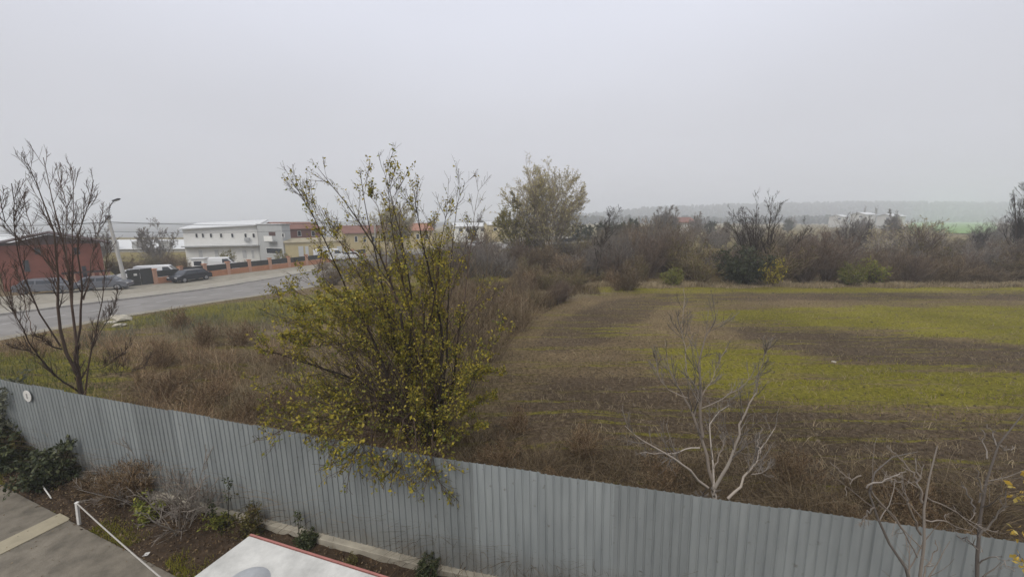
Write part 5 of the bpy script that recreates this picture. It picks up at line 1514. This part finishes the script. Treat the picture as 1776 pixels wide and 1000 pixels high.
# yellow houses
f = Facade(500, 67.5, 600, 73.5, -2.0); f.root('yellow_house', 'low yellow house with white doors below the maroon house', 'house')
gabled(f, 2.2, f.hit(560, 419)[1], f.hit(560, 413)[1], .2, 'yellow_wall', 'slab_light')
for px0, px1 in [(517, 527), (529, 536), (560, 572), (584, 594)]:
    a, z1 = f.hit(px0, 427); b_, z0 = f.hit(px1, 444); box('door', M['white_sheet'], f.o, a, b_, -.05, .02, z0, z1)
f = Facade(604, 82, 690, 88, -1.7); f.root('yellow_house', 'taller yellow house partly hidden behind the yellow shrub', 'house')
gabled(f, 8, f.hit(650, 404)[1], f.hit(650, 392)[1], .4, 'yellow_wall', 'roof_brown')
for px in (615, 630, 645, 660, 675):
    a, z1 = f.hit(px, 410); b_, z0 = f.hit(px + 5, 419); window(f, a, b_, z0, z1)
f = Facade(678, 92, 752, 96, -1.5); f.root('orange_roof_house', 'yellow house with bright orange roof seen through the shrub', 'house')
gabled(f, 8, f.hit(700, 400)[1], f.hit(700, 388)[1], .5, 'yellow_wall', 'roof_orange')
for px in (690, 706, 722, 738):
    a, z1 = f.hit(px, 406); b_, z0 = f.hit(px + 5, 414); window(f, a, b_, z0, z1)
f = Facade(790, 110, 848, 112, -1.0); f.root('white_villa', 'white house left of the tall cream tree beyond the scrub', 'house')
gabled(f, 8, f.hit(800, 393)[1], f.hit(800, 387)[1], .4, 'white_wall', 'white_sheet')
for px in (796, 808, 820, 834):
    a, z1 = f.hit(px, 396); b_, z0 = f.hit(px + 6, 401); window(f, a, b_, z0, z1)
f = Facade(848, 105, 874, 106, -1.0); f.root('ochre_house', 'small ochre house at the right end of the white house', 'house')
gabled(f, 7, f.hit(860, 390)[1], f.hit(860, 385)[1], .3, 'yellow_wall', 'white_sheet')
a, z1 = f.hit(856, 395); b_, z0 = f.hit(862, 400); window(f, a, b_, z0, z1)
f = Facade(1164, 140, 1200, 142, 0); f.root('far_red_house', 'distant house with faded red roof beyond the misty bare trees', 'house')
gabled(f, 8, f.hit(1180, 386)[1], f.hit(1180, 377)[1], .5, 'warehouse_wall', 'roof_brown')
a, z1 = f.hit(1172, 388); b_, z0 = f.hit(1177, 392); window(f, a, b_, z0, z1)
for i, (px0, px1, Y, py, lab) in enumerate([(1484, 1502, 260, 368, 'far white house with pale roof under the two poplars'), (1531, 1553, 250, 371, 'far white house behind the pale crooked tree'),
        (1447, 1457, 280, 372, 'small far white house, leftmost of the distant three')]):
    f = Facade(px0, Y, px1, Y + 2, 0); f.root('far_house', lab, 'house')
    gabled(f, 9, f.hit(px0, py + 4)[1], f.hit(px0, py)[1], .5, 'warehouse_wall', 'white_sheet')
    a, z1 = f.hit(px0 + 6, py + 6); b_, z0 = f.hit(px0 + 11, py + 9); window(f, a, b_, z0, z1)

# ------------------------------------------------------------------ brick street wall and gates
WP = [G(268, 496)[:2], G(352, 483)[:2], G(430, 474)[:2], G(520, 464.5)[:2], G(640, 451)[:2]]
WP = [onx(268, 46.5)[:2], onx(352, 52.0)[:2], onx(430, 57.5)[:2], onx(520, 64.5)[:2], onx(640, 76)[:2]]
def street_wall():
    root = tag(empty('street_wall', (*WP[0], -2.0)), 'orange brick wall with pillars and dark panels along the far pavement', 'wall')
    o = np.array(WP[0])
    P_ = resample(np.array(WP), 400); seg = np.linalg.norm(np.diff(P_, axis=0), axis=1); cum = np.r_[0, np.cumsum(seg)]
    def pt(s): return np.array([np.interp(s, cum, P_[:, 0]), np.interp(s, cum, P_[:, 1])]) - o
    s = 0.0; i = 0; step = 3.0
    def zg(p): return float(H(p[0] + o[0], p[1] + o[1])) + 2.0
    while s + step < cum[-1]:
        a = pt(s); b_ = pt(s + step); d = (b_ - a) / np.linalg.norm(b_ - a); nn = np.array([-d[1], d[0]])
        z = zg(a)
        c = [a - nn * .2 - d * .2, a - nn * .2 + d * .2, a + nn * .2 + d * .2, a + nn * .2 - d * .2]
        MB().quadprism(c, z - .3, z + 1.85).build('pillar', M['brick_pillar'], root)
        c = [a - nn * .26 - d * .26, a - nn * .26 + d * .26, a + nn * .26 + d * .26, a + nn * .26 - d * .26]
        MB().quadprism(c, z + 1.852, z + 1.93).build('pillar_cap', M['brick_orange'], root)
        a2, b2 = a + d * .205, b_ - d * .205; za, zb = zg(a2), zg(b2)
        gate = (i == 1)
        if not gate:
            c = [a2 - nn * .12, b2 - nn * .12, b2 + nn * .12, a2 + nn * .12]
            MB().quadprism(c, [za - .3, zb - .3, zb - .3, za - .3], [za + .85, zb + .85, zb + .85, za + .85]).build('plinth', M['brick_orange'], root)
            c = [a2 - nn * .03, b2 - nn * .03, b2 + nn * .03, a2 + nn * .03]
            MB().quadprism(c, [za + .9, zb + .9, zb + .9, za + .9], [za + 1.65, zb + 1.65, zb + 1.65, za + 1.65]).build('panel', M['panel_dark'], root)
        else:
            c = [a2 - nn * .03, b2 - nn * .03, b2 + nn * .03, a2 + nn * .03]
            MB().quadprism(c, [za + .1, zb + .1, zb + .1, za + .1], [za + 1.7, zb + 1.7, zb + 1.7, za + 1.7]).build('gate', M['metal_dark'], root)
        s += step; i += 1
street_wall()
a, b_ = onx(221, 44.2), onx(265, 46.3)
d = (b_ - a)[:2]; Lg = float(np.linalg.norm(d))
gr = tag(empty('dark_gate', a, math.atan2(d[1], d[0])), 'dark solid metal gate between the street lamp and the brick wall', 'gate')
box('gate_leaf', M['panel_dark'], gr, 0, Lg / 2 - .02, -.03, .03, .1, 2.0)
box('gate_leaf', M['panel_dark'], gr, Lg / 2 + .02, Lg, -.03, .03, .1, 2.0)
box('notice_plate', M['post_white'], gr, Lg * .46 - .5, Lg * .46 - .2, -.05, -.032, 1.25, 1.5)
# small white kiosk with a sloping roof behind the wall
k0 = onx(335, 54.5); kr = tag(empty('kiosk', k0, .3), 'small white kiosk with dark window behind the gate in the brick wall', 'kiosk')
box('body', M['white_wall'], kr, 0, 1.5, 0, 1.3, 0, 2.3, .03)
box('roof', M['white_sheet'], kr, -.12, 1.62, -.15, 1.4, 2.303, 2.42)
box('window', M['glass'], kr, .3, 1.2, -.03, .01, 1.4, 2.0)

# ------------------------------------------------------------------ cars
def car(loc, rz, mat, label, L_=4.3, W_=1.75, Hh=1.45, kind='car'):
    o = tag(empty('parked_car' if kind == 'car' else 'van', loc, rz), label, kind)
    if kind == 'car':
        side = [(-.5, .22), (-.5, .55), (-.47, .66), (-.40, .69), (-.30, 1.0), (.18, 1.0), (.30, .68), (.47, .56), (.5, .42), (.5, .22)]
    else:
        side = [(-.5, .2), (-.5, .95), (-.48, 1.0), (.22, 1.0), (.28, .97), (.40, .62), (.48, .52), (.5, .4), (.5, .2)]
    V_, F_ = [], []
    n = len(side)
    for yy in (-1, -.92, .92, 1):
        for (x_, z_) in side:
            ins = .0 if abs(yy) < 1 else 0
            wz = W_ / 2 * (abs(yy) if abs(yy) < 1 else 1.0)
            narrow = 1 - .16 * max(0, (z_ - .6) / .4)
            zz = z_ * Hh - (.03 if abs(yy) == 1 and z_ > .5 else 0)
            V_.append((x_ * L_, math.copysign(wz, yy) * narrow, zz))
    for r_ in range(3):
        for i in range(n):
            j = (i + 1) % n
            F_.append((r_*n+i, r_*n+j, (r_+1)*n+j, (r_+1)*n+i))
    F_.append(tuple(range(n))[::-1]); F_.append(tuple(range(3*n, 4*n)))
    link('body', pymesh('body', V_, [f_[::-1] for f_ in F_], mat), o)
    # side glass, windscreen, rear glass
    def yat(z_): return W_ / 2 * (1 - .16 * max(0, (z_ - .6) / .4))
    if kind == 'car':
        for sgn in (-1, 1):
            for (xa, xb, xc, xd) in [(-.34, -.09, -.09, -.27), (-.06, .25, .16, -.06)]:
                q = [(xa, .72), (xb, .72), (xc, .94), (xd, .94)]
                V2 = [(x_ * L_, sgn * (yat(z_) + .012), z_ * Hh - .02) for x_, z_ in q]
                link('side_window', pymesh('side_window', V2, [(0, 1, 2, 3)], M['glass']), o)
        for (xa, za, xb, zb) in [(.295, .70, .19, .97), (-.395, .71, -.31, .97)]:
            ofs = .02 if xa > 0 else -.02
            V2 = [(xa * L_ + ofs, -yat(za) * .88, za * Hh + .01), (xa * L_ + ofs, yat(za) * .88, za * Hh + .01), (xb * L_ + ofs, yat(zb) * .88, zb * Hh + .01), (xb * L_ + ofs, -yat(zb) * .88, zb * Hh + .01)]
            link('windscreen', pymesh('windscreen', V2, [(0, 1, 2, 3)], M['glass']), o)
    else:
        for sgn in (-1, 1):
            V2 = [(x_ * L_, sgn * (yat(z_) + .012), z_ * Hh - .02) for x_, z_ in [(.14, .66), (.36, .66), (.27, .92), (.14, .92)]]
            link('side_window', pymesh('side_window', V2, [(0, 1, 2, 3)], M['glass']), o)
        V2 = [(.395 * L_ + .03, -.7, .66 * Hh), (.395 * L_ + .03, .7, .66 * Hh), (.29 * L_ + .03, .66, .95 * Hh), (.29 * L_ + .03, -.66, .95 * Hh)]
        link('windscreen', pymesh('windscreen', V2, [(0, 1, 2, 3)], M['glass']), o)
    for sx_ in (-.31, .31):
        for sgn in (-1, 1):
            P_ = np.array([[(sx_ * L_, sgn * (W_ / 2 - .2), .32), (sx_ * L_, sgn * (W_ / 2 - .199), .32), (sx_ * L_, sgn * (W_ / 2 + .01), .32), (sx_ * L_, sgn * (W_ / 2 + .015), .32)]])
            v, f_, q = tubes(P_, np.array([[.01, .32, .32, .22]]), 16)
            wh = link('wheel', npmesh('wheel', v, f_, M['tyre']), o)
            P_ = np.array([[(sx_ * L_, sgn * (W_ / 2 + .016), .32), (sx_ * L_, sgn * (W_ / 2 + .02), .32), (sx_ * L_, sgn * (W_ / 2 + .022), .32)]])
            v, f_, q = tubes(P_, np.array([[.21, .2, .01]]), 12)
            link('rim', npmesh('rim', v, f_, M['rim']), wh)
    for sgn in (-1, 1):
        box('headlight', M['headlight'], o, L_ * .485, L_ * .503, sgn * W_ * .36 - .17, sgn * W_ * .36 + .17, .42 * Hh, .52 * Hh, .02)
        box('taillight', M['taillight'], o, -L_ * .504, -L_ * .49, sgn * W_ * .40 - .12, sgn * W_ * .40 + .12, .48 * Hh, .6 * Hh, .02)
    return o
def lift(p, dz=.11): return (p[0], p[1], p[2] + dz)
wd_ = WP[1] - WP[0]; wa = math.atan2(wd_[1], wd_[0])
car(lift(onx(330, 49.0)), wa + math.pi, M['car_dark'], 'dark car parked on the pavement before the orange brick wall')
car(lift(onx(178, 41.5)), .45, M['car_grey'], 'dark grey car parked before the red house left of the lamp')
car(lift(onx(78, 38.5)), .3, M['car_grey'], 'grey car half hidden behind the bare left tree')
car(lift(onx(276, 52.5), -.2), .5, M['car_white'], 'white van parked behind the brick wall right of the lamp', 4.6, 1.8, 1.9, 'van')
car(lift(onx(380, 60.5), -.3), .5 + math.pi * 0, M['car_white'], 'long white van behind the brick wall before the white house', 5.4, 1.9, 2.3, 'van')
car(lift(onx(245, 49.5)), .5, M['car_white'], 'pale car behind the dark gate right of the lamp')
car(lift(onx(575, 70)), .5, M['car_white'], 'white van parked before the low yellow house', 5.2, 2.0, 2.3, 'van')
car(lift(onx(612, 73)), .5, M['car_white'], 'white car parked right of the van by the low yellow house')
car(lift(onx(830, 84)), .2, M['car_white'], 'white car seen through the scrub below the white house')

# ------------------------------------------------------------------ haze
hz = bpy.data.materials.new('haze'); hz.use_nodes = True
hn = hz.node_tree; hn.nodes.clear()
ho = hn.nodes.new("ShaderNodeOutputMaterial"); pv = hn.nodes.new("ShaderNodeVolumePrincipled")
pv.inputs['Color'].default_value = (.90, .93, .97, 1)
pv.inputs['Density'].default_value = 0.0013
pv.inputs['Anisotropy'].default_value = 0.0
hn.links.new(pv.outputs[0], ho.inputs['Volume'])
m = MB(); m.box(-1900, 1950, -160, 2500, -34, 64)
hb = m.build('haze', hz); tag(hb, kind='stuff'); hb["label"] = 'pale even haze over the whole scene'; hb["category"] = 'haze'
